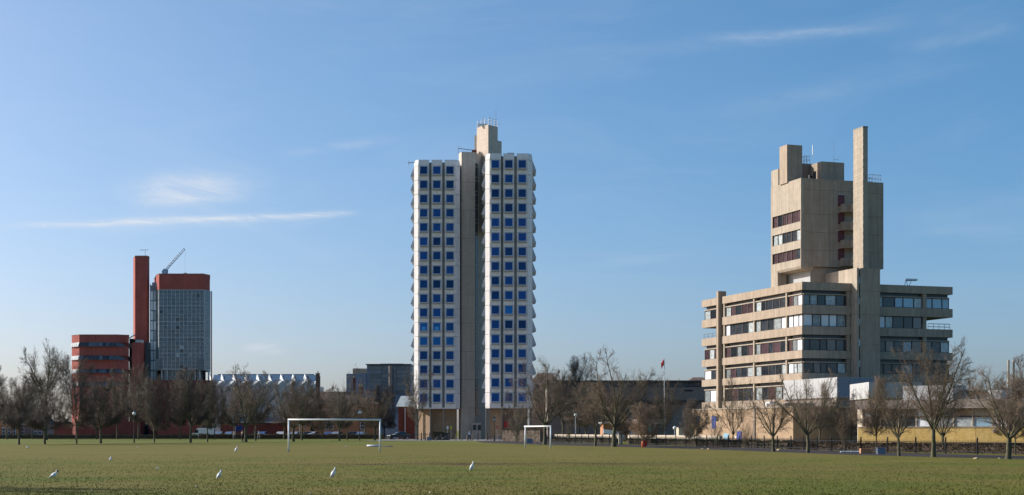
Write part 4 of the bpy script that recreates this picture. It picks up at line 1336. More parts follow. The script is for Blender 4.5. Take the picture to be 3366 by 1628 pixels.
MB().box(0, 23, 2.5, 8, .0, .65).build('undercroft', m_dark, yp)  # black box whose colour stands in for the shade below the floor
MB().ball((12.0, -.12, 1.62), .16, .14, .18).build('wall_lamp', m_dconc, yp)
for (x0, x1, y0, z0, z1) in ((1.0, 5.6, 6, 4.17, 5.5), (8.6, 9.9, 6, 4.17, 5.0), (13.0, 14.0, 6, 4.17, 5.1)):
    MB().box(x0, x1, y0, y0 + 2.5, z0, z1).build('roof_box', m_wbox, yp)

# second white box wing of the concrete building behind the yellow pavilion
wb = thing('white_wing', 'white rendered box wing behind the yellow pavilion trees', 'building', (PX(2942, 178), 178, 0))
MB().box(PX(2856, 178), PX(3032, 178), 178, 188, PZ(1310, 178), PZ(1256, 178)).build('upper_box', m_wbox, wb)
MB().box(PX(2876, 178), PX(3026, 178), 178.6, 187, 0, PZ(1310, 178) - .01).build('lower_wall', m_stone, wb)
fu = thing('twin_flues', 'pair of slim pale metal flues rising behind the far right tree', 'flue', (PX(3322, 200), 200, 0))
for px, zz in ((3315, 1184), (3332, 1185)):
    MB().tube((PX(px, 200), 200, 0), (PX(px, 200), 200, PZ(zz, 200)), .16, n=8).build('flue', m_conc2, fu)
bb = thing('flat_roofed_block', 'low brown flat roofed block far right behind the pavilion', 'building', (PX(3250, 210), 210, 0))
MB().box(PX(3080, 210), PX(3420, 210), 210, 222, 0, PZ(1290, 210)).build('wall', m_dconc, bb)
MB().box(PX(3075, 210), PX(3425, 210), 209.6, 222.4, PZ(1290, 210) + .01, PZ(1284, 210)).build('roof', m_slate, bb)
for k in range(6):
    MB().box(PX(3100 + 52 * k, 210), PX(3135 + 52 * k, 210), 209.9, 210.02, PZ(1318, 210), PZ(1298, 210)).build('window', m_curt if k % 2 else m_blind, bb)
# ------------------------------------------------------------------ bare winter trees
def tube_arrays(segs, n):
    """segs: array (k, 8) p0, p1, r0, r1 -> verts, quads"""
    S = np.asarray(segs, dtype=np.float64)
    p, q, r0, r1 = S[:, 0:3], S[:, 3:6], S[:, 6], S[:, 7]
    d = q - p
    d /= np.maximum(np.linalg.norm(d, axis=1, keepdims=True), 1e-9)
    ref = np.where(np.abs(d[:, 2:3]) < 0.9, np.array([[0, 0, 1.0]]), np.array([[1.0, 0, 0]]))
    a = np.cross(d, ref)
    a /= np.linalg.norm(a, axis=1, keepdims=True)
    b = np.cross(d, a)
    k = len(S)
    ang = 2 * np.pi * np.arange(n) / n
    ca, sa = np.cos(ang), np.sin(ang)
    off = a[:, None, :] * ca[None, :, None] + b[:, None, :] * sa[None, :, None]
    V = np.concatenate([p[:, None, :] + off * r0[:, None, None], q[:, None, :] + off * r1[:, None, None]], axis=1).reshape(-1, 3)
    base = (np.arange(k) * 2 * n)[:, None]
    i = np.arange(n)[None, :]
    j = (i + 1) % n
    Q = np.stack([base + i, base + j, base + n + j, base + n + i], axis=2).reshape(-1, 4)
    return V, Q


def cone_arrays(segs):
    S = np.asarray(segs, dtype=np.float64)
    V, Q = tube_arrays(np.concatenate([S[:, :7], np.zeros((len(S), 1))], axis=1), 3)
    k = len(S)
    V = V.reshape(k, 6, 3)
    V = np.concatenate([V[:, :3], S[:, None, 3:6]], axis=1).reshape(-1, 3)
    base = (np.arange(k) * 4)[:, None]
    i = np.arange(3)[None, :]
    T = np.stack([base + i, base + (i + 1) % 3, base + 3 + 0 * i], axis=2).reshape(-1, 3)
    return V, T


def np_mesh(name, groups, mats):
    """groups: list of (verts, faces, material index)"""
    me = bpy.data.meshes.new(name)
    V, loops, starts, tot, mi = [], [], [], [], []
    vo = lo = 0
    for v, f, m_ in groups:
        V.append(v)
        loops.append((f + vo).ravel())
        k = f.shape[1]
        starts.append(lo + np.arange(len(f)) * k)
        tot.append(np.full(len(f), k))
        mi.append(np.full(len(f), m_))
        lo += f.size
        vo += len(v)
    V = np.concatenate(V)
    me.vertices.add(len(V))
    me.vertices.foreach_set('co', V.astype(np.float32).ravel())
    loops, starts, tot, mi = map(np.concatenate, (loops, starts, tot, mi))
    me.loops.add(len(loops))
    me.loops.foreach_set('vertex_index', loops.astype(np.int32))
    me.polygons.add(len(starts))
    me.polygons.foreach_set('loop_start', starts.astype(np.int32))
    me.polygons.foreach_set('loop_total', tot.astype(np.int32))
    for m_ in mats:
        me.materials.append(m_)
    me.polygons.foreach_set('material_index', mi.astype(np.int32))
    me.update(calc_edges=True)
    return me


def norm(v):
    l = math.sqrt(v[0] * v[0] + v[1] * v[1] + v[2] * v[2]) or 1.0
    return (v[0] / l, v[1] / l, v[2] / l)


def gen_tree(seed, style, bark, twig, tr_=.0088):
    """a 10 m tall bare tree with a 9 m wide crown; returns (trunk mesh, crown mesh)"""
    R = random.Random(seed)
    P = dict(round=dict(th=2.3, r=.17, limbs=9, el=(12, 70), c=5.9, a=4.5, b=4.1, up=.05, dens=1.0, lead=True, l2=.48),
             openround=dict(th=2.1, r=.18, limbs=8, el=(22, 76), c=5.8, a=4.5, b=4.2, up=.05, dens=.82, lead=True, l2=.46),
             vase=dict(th=1.9, r=.21, limbs=8, el=(28, 78), c=5.6, a=4.5, b=4.4, up=.045, dens=.76, lead=False, l2=.42),
             tall=dict(th=4.4, r=.19, limbs=10, el=(18, 66), c=7.2, a=4.3, b=2.8, up=.03, dens=.85, lead=True, l2=.46),
             slim=dict(th=1.6, r=.10, limbs=9, el=(35, 74), c=5.8, a=4.2, b=4.2, up=.05, dens=.5, lead=True, l2=.40),
             twiggy=dict(th=2.0, r=.12, limbs=11, el=(12, 78), c=5.7, a=4.5, b=4.2, up=.03, dens=.95, lead=True, l2=.46))[style]
    tr, l1, l2, l3, tw_ = [], [], [], [], []
    # trunk with flare
    x = y = 0.0
    pts = [(0, 0, -.15, P['r'] * 1.7), (0.01, 0, .12, P['r'] * 1.28), (R.uniform(-.03, .03), R.uniform(-.03, .03), .55, P['r'] * 1.08)]
    k = 4
    lean = (R.uniform(-.04, .04), R.uniform(-.04, .04))
    for i in range(1, k + 1):
        z = .55 + (P['th'] - .55) * i / k
        x += lean[0] * .5 + R.uniform(-.04, .04)
        y += lean[1] * .5 + R.uniform(-.04, .04)
        pts.append((x, y, z, P['r'] * (1.05 - .18 * i / k)))
    for a, b in zip(pts[:-1], pts[1:]):
        tr.append((*a[:3], *b[:3], a[3], b[3]))
    fork = pts[-1]

    def reach(p, d):
        # distance from p along d to the crown ellipsoid
        a, b, c = P['a'], P['b'], P['c']
        px, py, pz = p[0] / a, p[1] / a, (p[2] - c) / b
        dx, dy, dz = d[0] / a, d[1] / a, d[2] / b
        A, B, Cc = dx * dx + dy * dy + dz * dz, px * dx + py * dy + pz * dz, px * px + py * py + pz * pz - 1
        disc = B * B - A * Cc
        return (-B + math.sqrt(disc)) / A if disc > 0 else 0.6

    def side(d, ang):
        a = norm((R.uniform(-1, 1), R.uniform(-1, 1), R.uniform(-1, 1)))
        dot = a[0] * d[0] + a[1] * d[1] + a[2] * d[2]
        a = norm((a[0] - d[0] * dot, a[1] - d[1] * dot, a[2] - d[2] * dot))
        c, s = math.cos(ang), math.sin(ang)
        return (d[0] * c + a[0] * s, d[1] * c + a[1] * s, d[2] * c + a[2] * s)

    NSEG = {1: 8, 2: 5, 3: 3}
    WOB = {1: .14, 2: .17, 3: .2}
    store = {1: l1, 2: l2, 3: l3}

    def grow(p, d, L, r, lv):
        if lv == 4:
            q = (p[0] + d[0] * L, p[1] + d[1] * L, p[2] + d[2] * L)
            m_ = (p[0] + d[0] * L * .5 + R.uniform(-.03, .03), p[1] + d[1] * L * .5 + R.uniform(-.03, .03), p[2] + d[2] * L * .5 + R.uniform(-.03, .03))
            tw_.append((*p, *q, r, 0))
            for _ in range(2 if R.random() < P['dens'] else 1):
                dd = side(d, R.uniform(.4, .9))
                ll = L * R.uniform(.45, .8)
                tw_.append((*m_, m_[0] + dd[0] * ll, m_[1] + dd[1] * ll, m_[2] + dd[2] * ll + .08 * ll, r * .8, 0))
            return
        n = NSEG[lv]
        st = L / n
        for i in range(n):
            w = WOB[lv]
            d = norm((d[0] + R.uniform(-w, w), d[1] + R.uniform(-w, w), d[2] + R.uniform(-w, w) + P['up'] * (.5 if lv > 1 else 1)))
            q = (p[0] + d[0] * st, p[1] + d[1] * st, p[2] + d[2] * st)
            ra, rb = r * (1 - .72 * i / n), r * (1 - .72 * (i + 1) / n)
            store[lv].append((*p, *q, ra, rb))
            if i >= 1 or lv > 1:
                kids = {1: 3 if P['dens'] > .9 else 2, 2: 2, 3: 2}[lv]
                for _ in range(kids):
                    if R.random() > (.55 + .45 * min(1, P['dens'])):
                        continue
                    t = R.random()
                    s = (p[0] + (q[0] - p[0]) * t, p[1] + (q[1] - p[1]) * t, p[2] + (q[2] - p[2]) * t)
                    dd = side(d, R.uniform(.45, .95))
                    dd = norm((dd[0], dd[1], dd[2] + .08))
                    ratio = {1: P['l2'], 2: .46, 3: .5}[lv] * (1.0 - .45 * i / n) * R.uniform(.65, 1.25)
                    ll = L * ratio
                    if lv < 3:
                        ll = min(ll, max(.25, reach(s, dd) * 1.05))
                    rc = {1: max(rb * .42, .024), 2: max(rb * .5, tr_ * 1.25), 3: tr_}[lv]
                    grow(s, dd, max(.22, ll), rc, lv + 1)
            p = q
        grow(p, d, max(.25, L * .16), tr_ * .9, 4)

    for i in range(P['limbs']):
        az = 2 * math.pi * (i / P['limbs'] * (1 if i % 2 else 1) + R.uniform(-.06, .06)) * 1.0 + i * 2.4 * 0
        e = math.radians(R.uniform(*P['el']))
        if P['lead'] and i == 0:
            e = math.radians(R.uniform(74, 84))
        zf = R.uniform(.82, 1.0)
        j = min(len(pts) - 2, int(zf * (len(pts) - 1)))
        base = (fork[0] * zf, fork[1] * zf, pts[2][2] + (fork[2] - pts[2][2]) * (.6 + .4 * zf))
        d = (math.cos(az) * math.cos(e), math.sin(az) * math.cos(e), math.sin(e))
        L = reach(base, d) * R.uniform(.84, 1.02)
        grow(base, d, L, P['r'] * (.62 if i == 0 else R.uniform(.36, .52)), 1)
    V, Q = tube_arrays(tr, 8)
    V1, Q1 = tube_arrays(l1, 6)
    trunk = np_mesh('trunk', [(V, Q, 0), (V1, Q1, 0)], [bark])
    V2, Q2 = tube_arrays(l2, 4)
    V3, Q3 = tube_arrays(l3, 3)
    V4, T4 = cone_arrays(tw_)
    # trim anything below the clear stem height
    crown = np_mesh('crown', [(V2, Q2, 0), (V3, Q3, 1), (V4, T4, 1)], [bark, twig])
    return trunk, crown


VAR = {}
for key, args in {
    'r1': (1, 'round', m_barkd, m_twigd), 'r2': (2, 'round', m_barkd, m_twigd), 'r3': (3, 'twiggy', m_barkd, m_twigd),
    'v1': (4, 'vase', m_bark, m_twig, .0075), 'v2': (5, 'vase', m_bark, m_twig, .0075), 'v3': (6, 'vase', m_bark, m_twig, .0075), 'w1': (7, 'openround', m_bark, m_twig, .0075),
    't1': (8, 'tall', m_barkd, m_twigd), 's1': (9, 'slim', m_bark, m_twig), 's2': (10, 'slim', m_barkd, m_twigd), 'y1': (12, 'twiggy', m_bark, m_twigt, .0075), 'w2': (13, 'twiggy', m_bark, m_twig, .0075)}.items():
    VAR[key] = gen_tree(*args)


def tree(px, Y, top, wid, var, label, group, rz=0.0, name='bare_tree'):
    o = thing(name, label, 'tree', (PX(px, Y), Y, 0), rz, group, world_built=False)
    H = PZ(top, Y) / 10.0
    W = wid * Y / F / 9.0
    for nm, me in zip(('trunk', 'crown'), VAR[var]):
        piece(nm, me, o)
    o.scale = (W, W, H)
    return o


GL, GM, GR, GS = 'bare trees along the left side of the field', 'bare trees near the tower and library', 'bare trees along the asphalt path', 'staked saplings by the path'
T = [
 (62, 176, 1235, 165, 'r2', 'bare tree nearest the left edge, front row of the field', GL, 0.3),
 (147, 184, 1262, 190, 'r1', 'bare wide tree standing below the tall tree at far left', GL, 1.2),
 (252, 187, 1165, 175, 'r3', 'thick trunked bare tree before the left block of the red building', GL, 2.2),
 (331, 194, 1232, 185, 'r1', 'bare tree before the middle of the red building base', GL, 4.0),
 (507, 206, 1235, 160, 'r3', 'low wide bare tree below the slim red lift shaft', GL, 0.9),
 (627, 206, 1205, 185, 'r2', 'bare spreading tree before the glazed office tower', GL, 3.1),
 (682, 218, 1240, 110, 'r1', 'thin bare tree beside the white van', GL, 5.0),
 (808, 215, 1195, 185, 'v2', 'forked bare tree in front of the workshop skylights', GL, 1.0),
 (840, 245, 1215, 150, 'r1', 'slightly leaning bare tree right behind the forked workshop tree', GL, 2.0),
 (964, 224, 1215, 190, 'v1', 'bare tree seen through the left half of the large goal', GL, 0.4),
 (992, 256, 1235, 140, 'r2', 'bare tree right behind the left half goal tree', GL, 1.7),
 (1059, 288, 1275, 130, 'r3', 'low bare tree seen through the middle of the large goal', GL, 2.6),
 (1116, 241, 1270, 130, 'r2', 'slender trunked bare tree right of the goal centre', GL, 3.6),
 (1141, 260, 1195, 150, 's2', 'tall narrow bare tree before the glass block left part', GL, 0.2),
 (1232, 253, 1245, 150, 'v3', 'bare tree by the right post of the large goal', GL, 4.4),
 (152, 262, 1115, 190, 't1', 'tallest bare tree with high round crown at far left', GL, 0.5),
 (22, 285, 1240, 120, 'r1', 'bare tree in the back row at the far left edge', GL, 2.9),
 (-30, 235, 1190, 150, 'r2', 'bare tree cut by the left frame edge', GL, 1.9),
 (106, 290, 1250, 120, 'r3', 'back row bare tree behind the widest left tree', GL, 0.7),
 (185, 288, 1210, 110, 's2', 'back row slim bare tree left of the red block', GL, 3.9),
 (318, 285, 1290, 100, 'v2', 'leaning back row tree behind the red building base tree', GL, 2.5),
 (385, 290, 1210, 130, 'r2', 'back row straight bare tree before the red block right end', GL, 5.2),
 (455, 280, 1190, 120, 'r1', 'back row bare tree before the lower red stair shaft', GL, 1.1),
 (593, 285, 1255, 130, 'r2', 'back row thick bare tree under the glazed tower', GL, 4.7),
 (705, 285, 1250, 130, 'r3', 'back row bare tree right of the white van', GL, 3.0),
 (770, 292, 1260, 120, 'r1', 'back row bare tree beside the person in pale clothes', GL, 0.1),
 (934, 292, 1240, 130, 'v2', 'back row bare tree left of the goal post before the hedge', GL, 5.5),
 (1200, 300, 1275, 140, 'r2', 'dark bare tree between the brick house and glass block', GL, 2.1),
 (1265, 318, 1262, 130, 'r3', 'dense dark bare tree before the glass block column', GM, 1.3),
 (1372, 262, 1195, 150, 's1', 'slender bare tree standing before the left wing of the tower', GM, 0.8),
 (1791, 178, 1135, 235, 'v1', 'tall mossy bare tree right of the tower behind the small goal', GM, 2.4),
 (1700, 210, 1240, 110, 's2', 'thin bare tree before the right wing of the tower', GM, 3.3),
 (1957, 158, 1230, 180, 'w1', 'bare tree left of the forked mossy tree near the library', GM, 1.5),
 (2018, 152, 1140, 290, 'v2', 'large forked mossy bare tree in front of the library', GM, 0.0),
 (2043, 176, 1310, 130, 'w2', 'small bare tree right behind the large forked tree', GM, 4.1),
 (1926, 230, 1250, 170, 'r1', 'background bare tree before the library left half', GM, 5.9),
 (1850, 262, 1215, 170, 'r2', 'background bare tree between tower and library', GM, 2.8),
 (1905, 285, 1165, 160, 'r3', 'dark dense background tree above the library roof', GM, 0.6),
 (2111, 147, 1325, 150, 'y1', 'small tan twigged tree with orange guard round its trunk', GM, 1.0),
 (2183, 205, 1225, 150, 's1', 'narrow upright bare tree below the red flag', GM, 2.0),
 (2283, 160, 1310, 135, 'r3', 'dark dense twiggy tree left of the brick annex', GM, 3.0),
 (2150, 270, 1300, 150, 'r1', 'background tree before the library right half', GM, 4.4),
 (2409, 150, 1225, 175, 's1', 'dark trunked bare tree before the blue annex door', GR, 2.3),
 (2542, 117, 1225, 205, 'v3', 'mossy bare tree before the right part of the brick annex wall', GR, 0.9),
 (2656, 112, 1175, 215, 'v1', 'mossy bare tree at the corner of the brick annex', GR, 3.7),
 (2694, 165, 1230, 150, 'w1', 'bare tree behind the railings before the dark annex side', GR, 1.1),
 (2881, 118, 1235, 170, 'w2', 'curved bare tree before the left end of the yellow wall', GR, 5.1),
 (2955, 97, 1200, 180, 'v2', 'green trunked bare tree before the yellow wall left half', GR, 2.7),
 (3068, 93, 1085, 330, 'w1', 'largest mossy bare tree before the yellow wall', GR, 0.5),
 (3098, 112, 1210, 190, 'v3', 'bare tree right behind the largest yellow wall tree', GR, 4.2),
 (3314, 86, 1160, 330, 'v1', 'stout bare tree at the right edge of the field', GR, 1.4),
 (3337, 104, 1235, 200, 'w2', 'green stemmed bare tree behind the stout right edge tree', GR, 3.2),
 (3220, 150, 1215, 240, 'w1', 'background bare tree behind the pavilion roof', GR, 0.3),
 (3410, 130, 1150, 240, 'w2', 'bare tree cut by the right frame edge behind the pavilion', GR, 2.9),
 (2800, 190, 1300, 170, 'r3', 'dark background tree below the white box right side', GR, 5.6),
 (1870, 168, 1385, 40, 's1', 'thin sapling right of the small goal', GS, 0.0),
 (1698, 176, 1330, 60, 's2', 'leafless sapling left of the small goal', GS, 1.0),
 (2265, 128, 1330, 60, 's1', 'thin sapling before the cream shed', GS, 2.0),
 (2350, 126, 1340, 60, 's2', 'thin sapling before the brick annex left end', GS, 3.0),
 (2446, 119, 1385, 55, 's1', 'shortest sapling right of the blue annex door', GS, 4.0),
 (2777, 105, 1335, 75, 's1', 'pale stemmed sapling left of the yellow wall', GS, 5.0),
]
SY = {'v1', 'v2', 'v3', 'w1', 'w2', 's1'}
for t in T:
    tree(*t, name='sapling' if t[6] == GS else 'bare_tree')
o = tree(-1300, 46, 600, 700, 'r3', 'bare park tree standing left of the view whose shadow crosses the near lawn corner', GL, 0.0)


# ------------------------------------------------------------------ hedges (dense twigs and leaves round a dark core)
def hedge(name, label, pts, h, w, leaf_m, n, seed, size=.09, cat='hedge', group=None):
    R = np.random.default_rng(seed)
    root = thing(name, label, cat, (pts[0][0], pts[0][1], 0), 0, group)
    core = MB()
    segs = list(zip(pts[:-1], pts[1:]))
    lens = [math.dist(a, b) for a, b in segs]
    for a, b in segs:
        d = Vector((b[0] - a[0], b[1] - a[1])).normalized()
        nn = Vector((-d.y, d.x)) * (w * .36)
        core.prism([(a[0] - nn.x, a[1] - nn.y), (b[0] - nn.x, b[1] - nn.y), (b[0] + nn.x, b[1] + nn.y), (a[0] + nn.x, a[1] + nn.y)], 0, h * .86)
    core.build('branches', m_twigd, root)
    tot = sum(lens)
    allv = []
    for (a, b), L_ in zip(segs, lens):
        k = int(n * L_ / tot)
        A, B_ = np.array(a), np.array(b)
        t = R.random(k)[:, None]
        d = (B_ - A) / L_
        nn = np.array([-d[1], d[0]])
        lump = 1 + .10 * np.sin(t * L_ * 1.7) + .07 * np.sin(t * L_ * 4.1 + 1)
        ss = R.uniform(-1, 1, (k, 1))
        zz = R.random((k, 1)) ** .7
        edge = R.random((k, 1)) < .5
        ss = np.where(edge, np.sign(ss) * (1 - .2 * R.random((k, 1))), ss)
        zz = np.where(edge, R.random((k, 1)), 1 - .16 * R.random((k, 1)))
        xy = A + (B_ - A) * t + nn * ss * w * .5 * lump
        c = np.concatenate([xy, .03 + zz * h * lump * .98], axis=1)
        e1 = R.normal(size=(k, 3)); e1 /= np.linalg.norm(e1, axis=1, keepdims=True)
        e2 = R.normal(size=(k, 3)); e2 /= np.linalg.norm(e2, axis=1, keepdims=True)
        s = size * R.uniform(.5, 1.4, (k, 1))
        allv.append(np.stack([c - e1 * s, c + e2 * s * .6, c + e1 * s], axis=1))
    V = np.concatenate(allv).reshape(-1, 3) - np.array([pts[0][0], pts[0][1], 0])
    Tn = np.arange(len(V)).reshape(-1, 3)
    me = np_mesh('foliage', [(V, Tn, 0)], [leaf_m])
    piece('foliage', me, root)
    return root


hedge('hedge', 'long dark clipped hedge before the parked cars on the left', [(PX(655, 298), 298), (PX(1262, 296), 296)], 0.95, 1.4, m_hedgeb, 26000, 1)
hedge('hedge', 'low green hedge strip below the red building at far left', [(PX(-40, 300), 300), (PX(650, 300), 300)], .8, 1.2, m_hedge, 16000, 2)
hedge('hedge', 'brown beech hedge at the right foot of the tower', [(PX(1662, 236), 236), (PX(1786, 222), 222)], 2.0, 1.5, m_hedgeb, 12000, 3)
hedge('hedge', 'dark green hedge below the low stone wall left of the gate', [(PX(1795, 218), 218), (PX(2030, 190), 190)], .62, 1.0, m_hedge, 12000, 4)
hedge('hedge', 'dark green hedge between the gate and the brick annex', [(PX(2068, 186), 186), (PX(2290, 163), 163)], .62, 1.0, m_hedge, 12000, 5)
hedge('hedge', 'dark hedge below the buff brick annex wall', [(PX(2290, 158), 158), (PX(2600, 135), 135)], .66, 1.0, m_hedge, 14000, 6)
hedge('hedge', 'dark hedge behind the railings below the yellow wall', [(PX(2620, 131), 131), (PX(2830, 121), 121), (PX(3420, 103), 103)], .60, 1.0, m_hedgeb, 26000, 7)
hedge('shrub', 'evergreen shrub patch among the bicycles at the tower foot', [(PX(1420, 262), 262), (PX(1478, 262), 262)], 1.35, 1.3, m_hedge, 5000, 8, cat='shrub')

# ------------------------------------------------------------------ near turf blades
def turf_blades():
    R = np.random.default_rng(21)
    k = 260000
    Y = 37.5 + 75 * R.random(k) ** 1.5
    X = (R.random(k) - .5) * 2 * (Y * .36)
    # clumps: keep more where a smooth pattern is high
    f = np.sin(X * 1.3 + 2 * np.sin(Y * .7)) * np.sin(Y * 1.1 + 1.5 * np.sin(X * .5)) + .6 * np.sin(X * 4.1 + Y * 2.3) * np.sin(Y * 3.7)
    keep = R.random(k) < (.24 + .08 * f) * np.clip((112 - Y) / 60, 0, 1)
    X, Y = X[keep], Y[keep]
    k = len(X)
    h = R.uniform(.018, .045, k)
    a = R.random(k) * 6.283
    w = R.uniform(.008, .018, k)
    lx, ly_ = R.normal(0, .03, k), R.normal(0, .03, k)
    p0 = np.stack([X - np.cos(a) * w, Y - np.sin(a) * w, np.zeros(k)], 1)
    p1 = np.stack([X + np.cos(a) * w, Y + np.sin(a) * w, np.zeros(k)], 1)
    p2 = np.stack([X + lx, Y + ly_, h], 1)
    V = np.stack([p0, p1, p2], 1).reshape(-1, 3)
    me = np_mesh('turf_blades', [(V, np.arange(len(V)).reshape(-1, 3), 0)], [m_turf])
    o = bpy.data.objects.new('turf_blades', me)
    COL.objects.link(o)
    tag(o, 'short grass blades of the near playing field', 'grass', kind='stuff')
turf_blades()
# ------------------------------------------------------------------ goals
def bar(m_, p, q, r=.06):
    m_.tube(p, q, r, n=10)
gl = thing('football_goal', 'large white goal frame seen square on, left of the tower', 'goal', (PX(1097, 115.5), 115.5, 0), group='white goal frames on the pitch')
YG = 115.5
xl, xr, gh = PX(949, YG), PX(1247, YG), 2.5
MB().tube((xl, YG, 0), (xl, YG, gh), .065, n=12).build('post', m_goal, gl, smooth=True)
MB().tube((xr + .03, YG, 0), (xr + .07, YG, gh), .065, n=12).build('post', m_goal, gl, smooth=True)
MB().tube((xl - .07, YG, gh), (xr + .14, YG, gh), .065, n=12).build('crossbar', m_goal, gl, smooth=True)
for x in (xl - .02, xl - .1):
    MB().box(x - .05, x + .04, YG - .05, YG + .05, .02 + (.1 if x < xl - .05 else 0), .1 + (.1 if x < xl - .05 else 0)).build('net_hook', m_goal, gl)
g2 = thing('football_goal', 'smaller white goal frame seen at an angle, right of the tower', 'goal', (PX(1768, 141), 141, 0), group='white goal frames on the pitch')
A, B2_ = (PX(1726, 146), 146), (PX(1809.5, 139), 139)
for (x, y) in (A, B2_):
    MB().tube((x, y, 0), (x + .03, y, 2.06), .07, n=12).build('post', m_goal, g2, smooth=True)
MB().tube((A[0] - .05, A[1] + .1, 2.06), (B2_[0] + .06, B2_[1] - .1, 2.06), .07, n=12).build('crossbar', m_goal, g2, smooth=True)
g3 = thing('football_goal', 'far white goal frame standing edge on behind the large goal post', 'goal', (PX(1229, 150), 150, 0), group='white goal frames on the pitch')
MB().tube((PX(1206, 150), 150, .12), (PX(1252, 150), 150, .12), .10, n=8).build('fallen_bar', m_goal, g3, smooth=True)
MB().tube((PX(1252, 150), 150, .10), (PX(1290, 150), 150.4, .05), .04, n=8).build('ground_bar', m_steel, g3, smooth=True)
g3['label'] = 'white goal bar lying on the grass behind the large goal right post'

# ------------------------------------------------------------------ gulls
m_gullw = mat('white_feather', (.85, .84, .80), .8, .04)
m_gullg = mat('grey_feather', (.58, .61, .66), .8, .06)
m_gullb = mat('dark_feather', (.05, .05, .055), .8)
m_beak = mat('red_beak', (.35, .05, .03), .5)


def gull(px, base, hgt_px, label, pitch=35.0, yaw=0.0, dark_head=False):
    Y = GY(base)
    s = (hgt_px * Y / F) / .29
    o = thing('gull', label, 'gull', (PX(px, Y), Y, 0), math.radians(yaw), 'gulls standing on the grass', world_built=False)
    o.scale = (s, s, s)
    pt = math.radians(pitch)
    c0 = Vector((0, 0, .135))
    ax = Vector((math.cos(pt), 0, math.sin(pt)))
    up_ = Vector((-math.sin(pt), 0, math.cos(pt)))
    side_ = Vector((0, 1, 0))
    prof = [(-.19, .010, .008, -.004), (-.14, .028, .022, -.004), (-.09, .052, .050, -.002), (-.03, .070, .072, 0), (.03, .072, .074, 0), (.075, .056, .056, .004), (.105, .036, .036, .014)]
    rings = []
    for t, w, h_, lift in prof:
        c = c0 + ax * t + up_ * lift
        rings.append([c + side_ * (w * math.cos(2 * math.pi * i / 10)) + up_ * (h_ * math.sin(2 * math.pi * i / 10)) for i in range(10)])
    nb = c0 + ax * .105 + up_ * .014
    hd = nb + Vector((.030, 0, .066))
    for f, rr_ in ((.35, .032), (.65, .036), (.95, .046), (1.2, .043), (1.45, .026), (1.58, .008)):
        c = nb.lerp(hd, f)
        rings.append([c + side_ * (rr_ * math.cos(2 * math.pi * i / 10)) + Vector((-.7, 0, .7)) * (rr_ * math.sin(2 * math.pi * i / 10)) for i in range(10)])
    body = MB().loft(rings).build('body', m_gullw, o, smooth=True)
    if dark_head:
        MB().ball(hd + Vector((.012, 0, .008)), .046, .046, .044).build('hood', m_gullb, body, smooth=True)
    MB().tube(hd + Vector((.034, 0, -.004)), hd + Vector((.092, 0, -.018)), .011, .003, 6).build('beak', m_beak, body)
    for sd in (-1, 1):
        w = MB()
        rg = []
        for t, h_, z_ in ((.06, .012, .01), (.02, .036, .012), (-.06, .034, .012), (-.14, .018, .010), (-.215, .004, .004)):
            c = c0 + ax * t + up_ * z_ + side_ * (sd * (.068 - .24 * max(0, -t - .04)))
            rg.append([c + up_ * h_ + side_ * (-sd * .012), c + side_ * (sd * .008), c - up_ * h_ + side_ * (-sd * .004), c - side_ * (sd * .02)])
        w.loft(rg)
        wo = w.build('wing', m_gullg, o, smooth=True)
        MB().tube(c0 + Vector((.0, sd * .022, -.02)), Vector((.005, sd * .024, 0.0)), .005, n=5).build('leg', m_beak, o)
        MB().add([(0, sd * .024 - .006, .004), (.05, sd * .024 - .02, .003), (.05, sd * .024 + .02, .003), (0, sd * .024 + .006, .004), (.02, sd * .024, .010)], [(0, 1, 4), (1, 2, 4), (2, 3, 4), (3, 0, 4), (3, 2, 1, 0)]).build('foot', m_beak, o)
    return o


gull(177, 1574, 27, 'white gull with dark head at the lower left, tail low', 32, 0, True)
gull(363, 1515, 13, 'small gull with pale body facing away above the lower left gull', 30, 95, True)
gull(517, 1544, 9, 'low crouching white gull between two standing gulls on the left', 5, 20)
gull(90, 1475, 9, 'distant small white gull at the far left of the field', 12, 160)
gull(452, 1472, 5, 'tiny distant white gull before the left trees', 5, 0)
gull(776, 1485, 15, 'upright white gull left of the large goal', 62, 10)
gull(720, 1573, 24, 'upright white gull with low tail, lower left of the goal', 55, 15)
gull(1095, 1569, 27, 'upright white gull standing below the large goal', 60, 0)
gull(1551, 1546, 24, 'upright white gull on the muddy strip below the tower', 64, -15)
gull(1138, 1470, 6, 'tiny pale gull on the grass inside the large goal', 10, 40)
gull(832, 1470, 4, 'tiny pale gull on the grass between two left gulls and goal', 5, 0)

# ------------------------------------------------------------------ litter and leaves on the grass
m_lit = mat('pale_leaf', (.50, .38, .20), .8)
R_ = random.Random(77)
spots = [(2560, 1481, .25), (1440, 1583, .06), (1415, 1622, .06), (1020, 1625, .07), (1115, 1618, .05), (2330, 1478, .18), (2310, 1477, .15), (1760, 1460, .14), (3210, 1510, .2), (3285, 1509, .12), (646, 1603, .07), (303, 1617, .07)]
for px, py, s in spots[:1] + spots[1:]:
    Y = GY(py)
    x = PX(px, Y)
    m_ = MB()
    k = 7
    ring = [(s * R_.uniform(.6, 1) * math.cos(6.283 * i / k), s * .7 * R_.uniform(.6, 1) * math.sin(6.283 * i / k)) for i in range(k)]
    m_.loft([[(a, b, .012) for a, b in ring], [(a * .9, b * .9, .02 + .25 * s) for a, b in ring], [(a * .2, b * .2, .02 + .5 * s) for a, b in ring]])
    o = m_.build('leaf_litter', m_lit)
    o.location = (x, Y, 0)
    tag(o, 'small pale scrap lying flat on the playing field grass', 'litter', 'pale scraps on the grass')

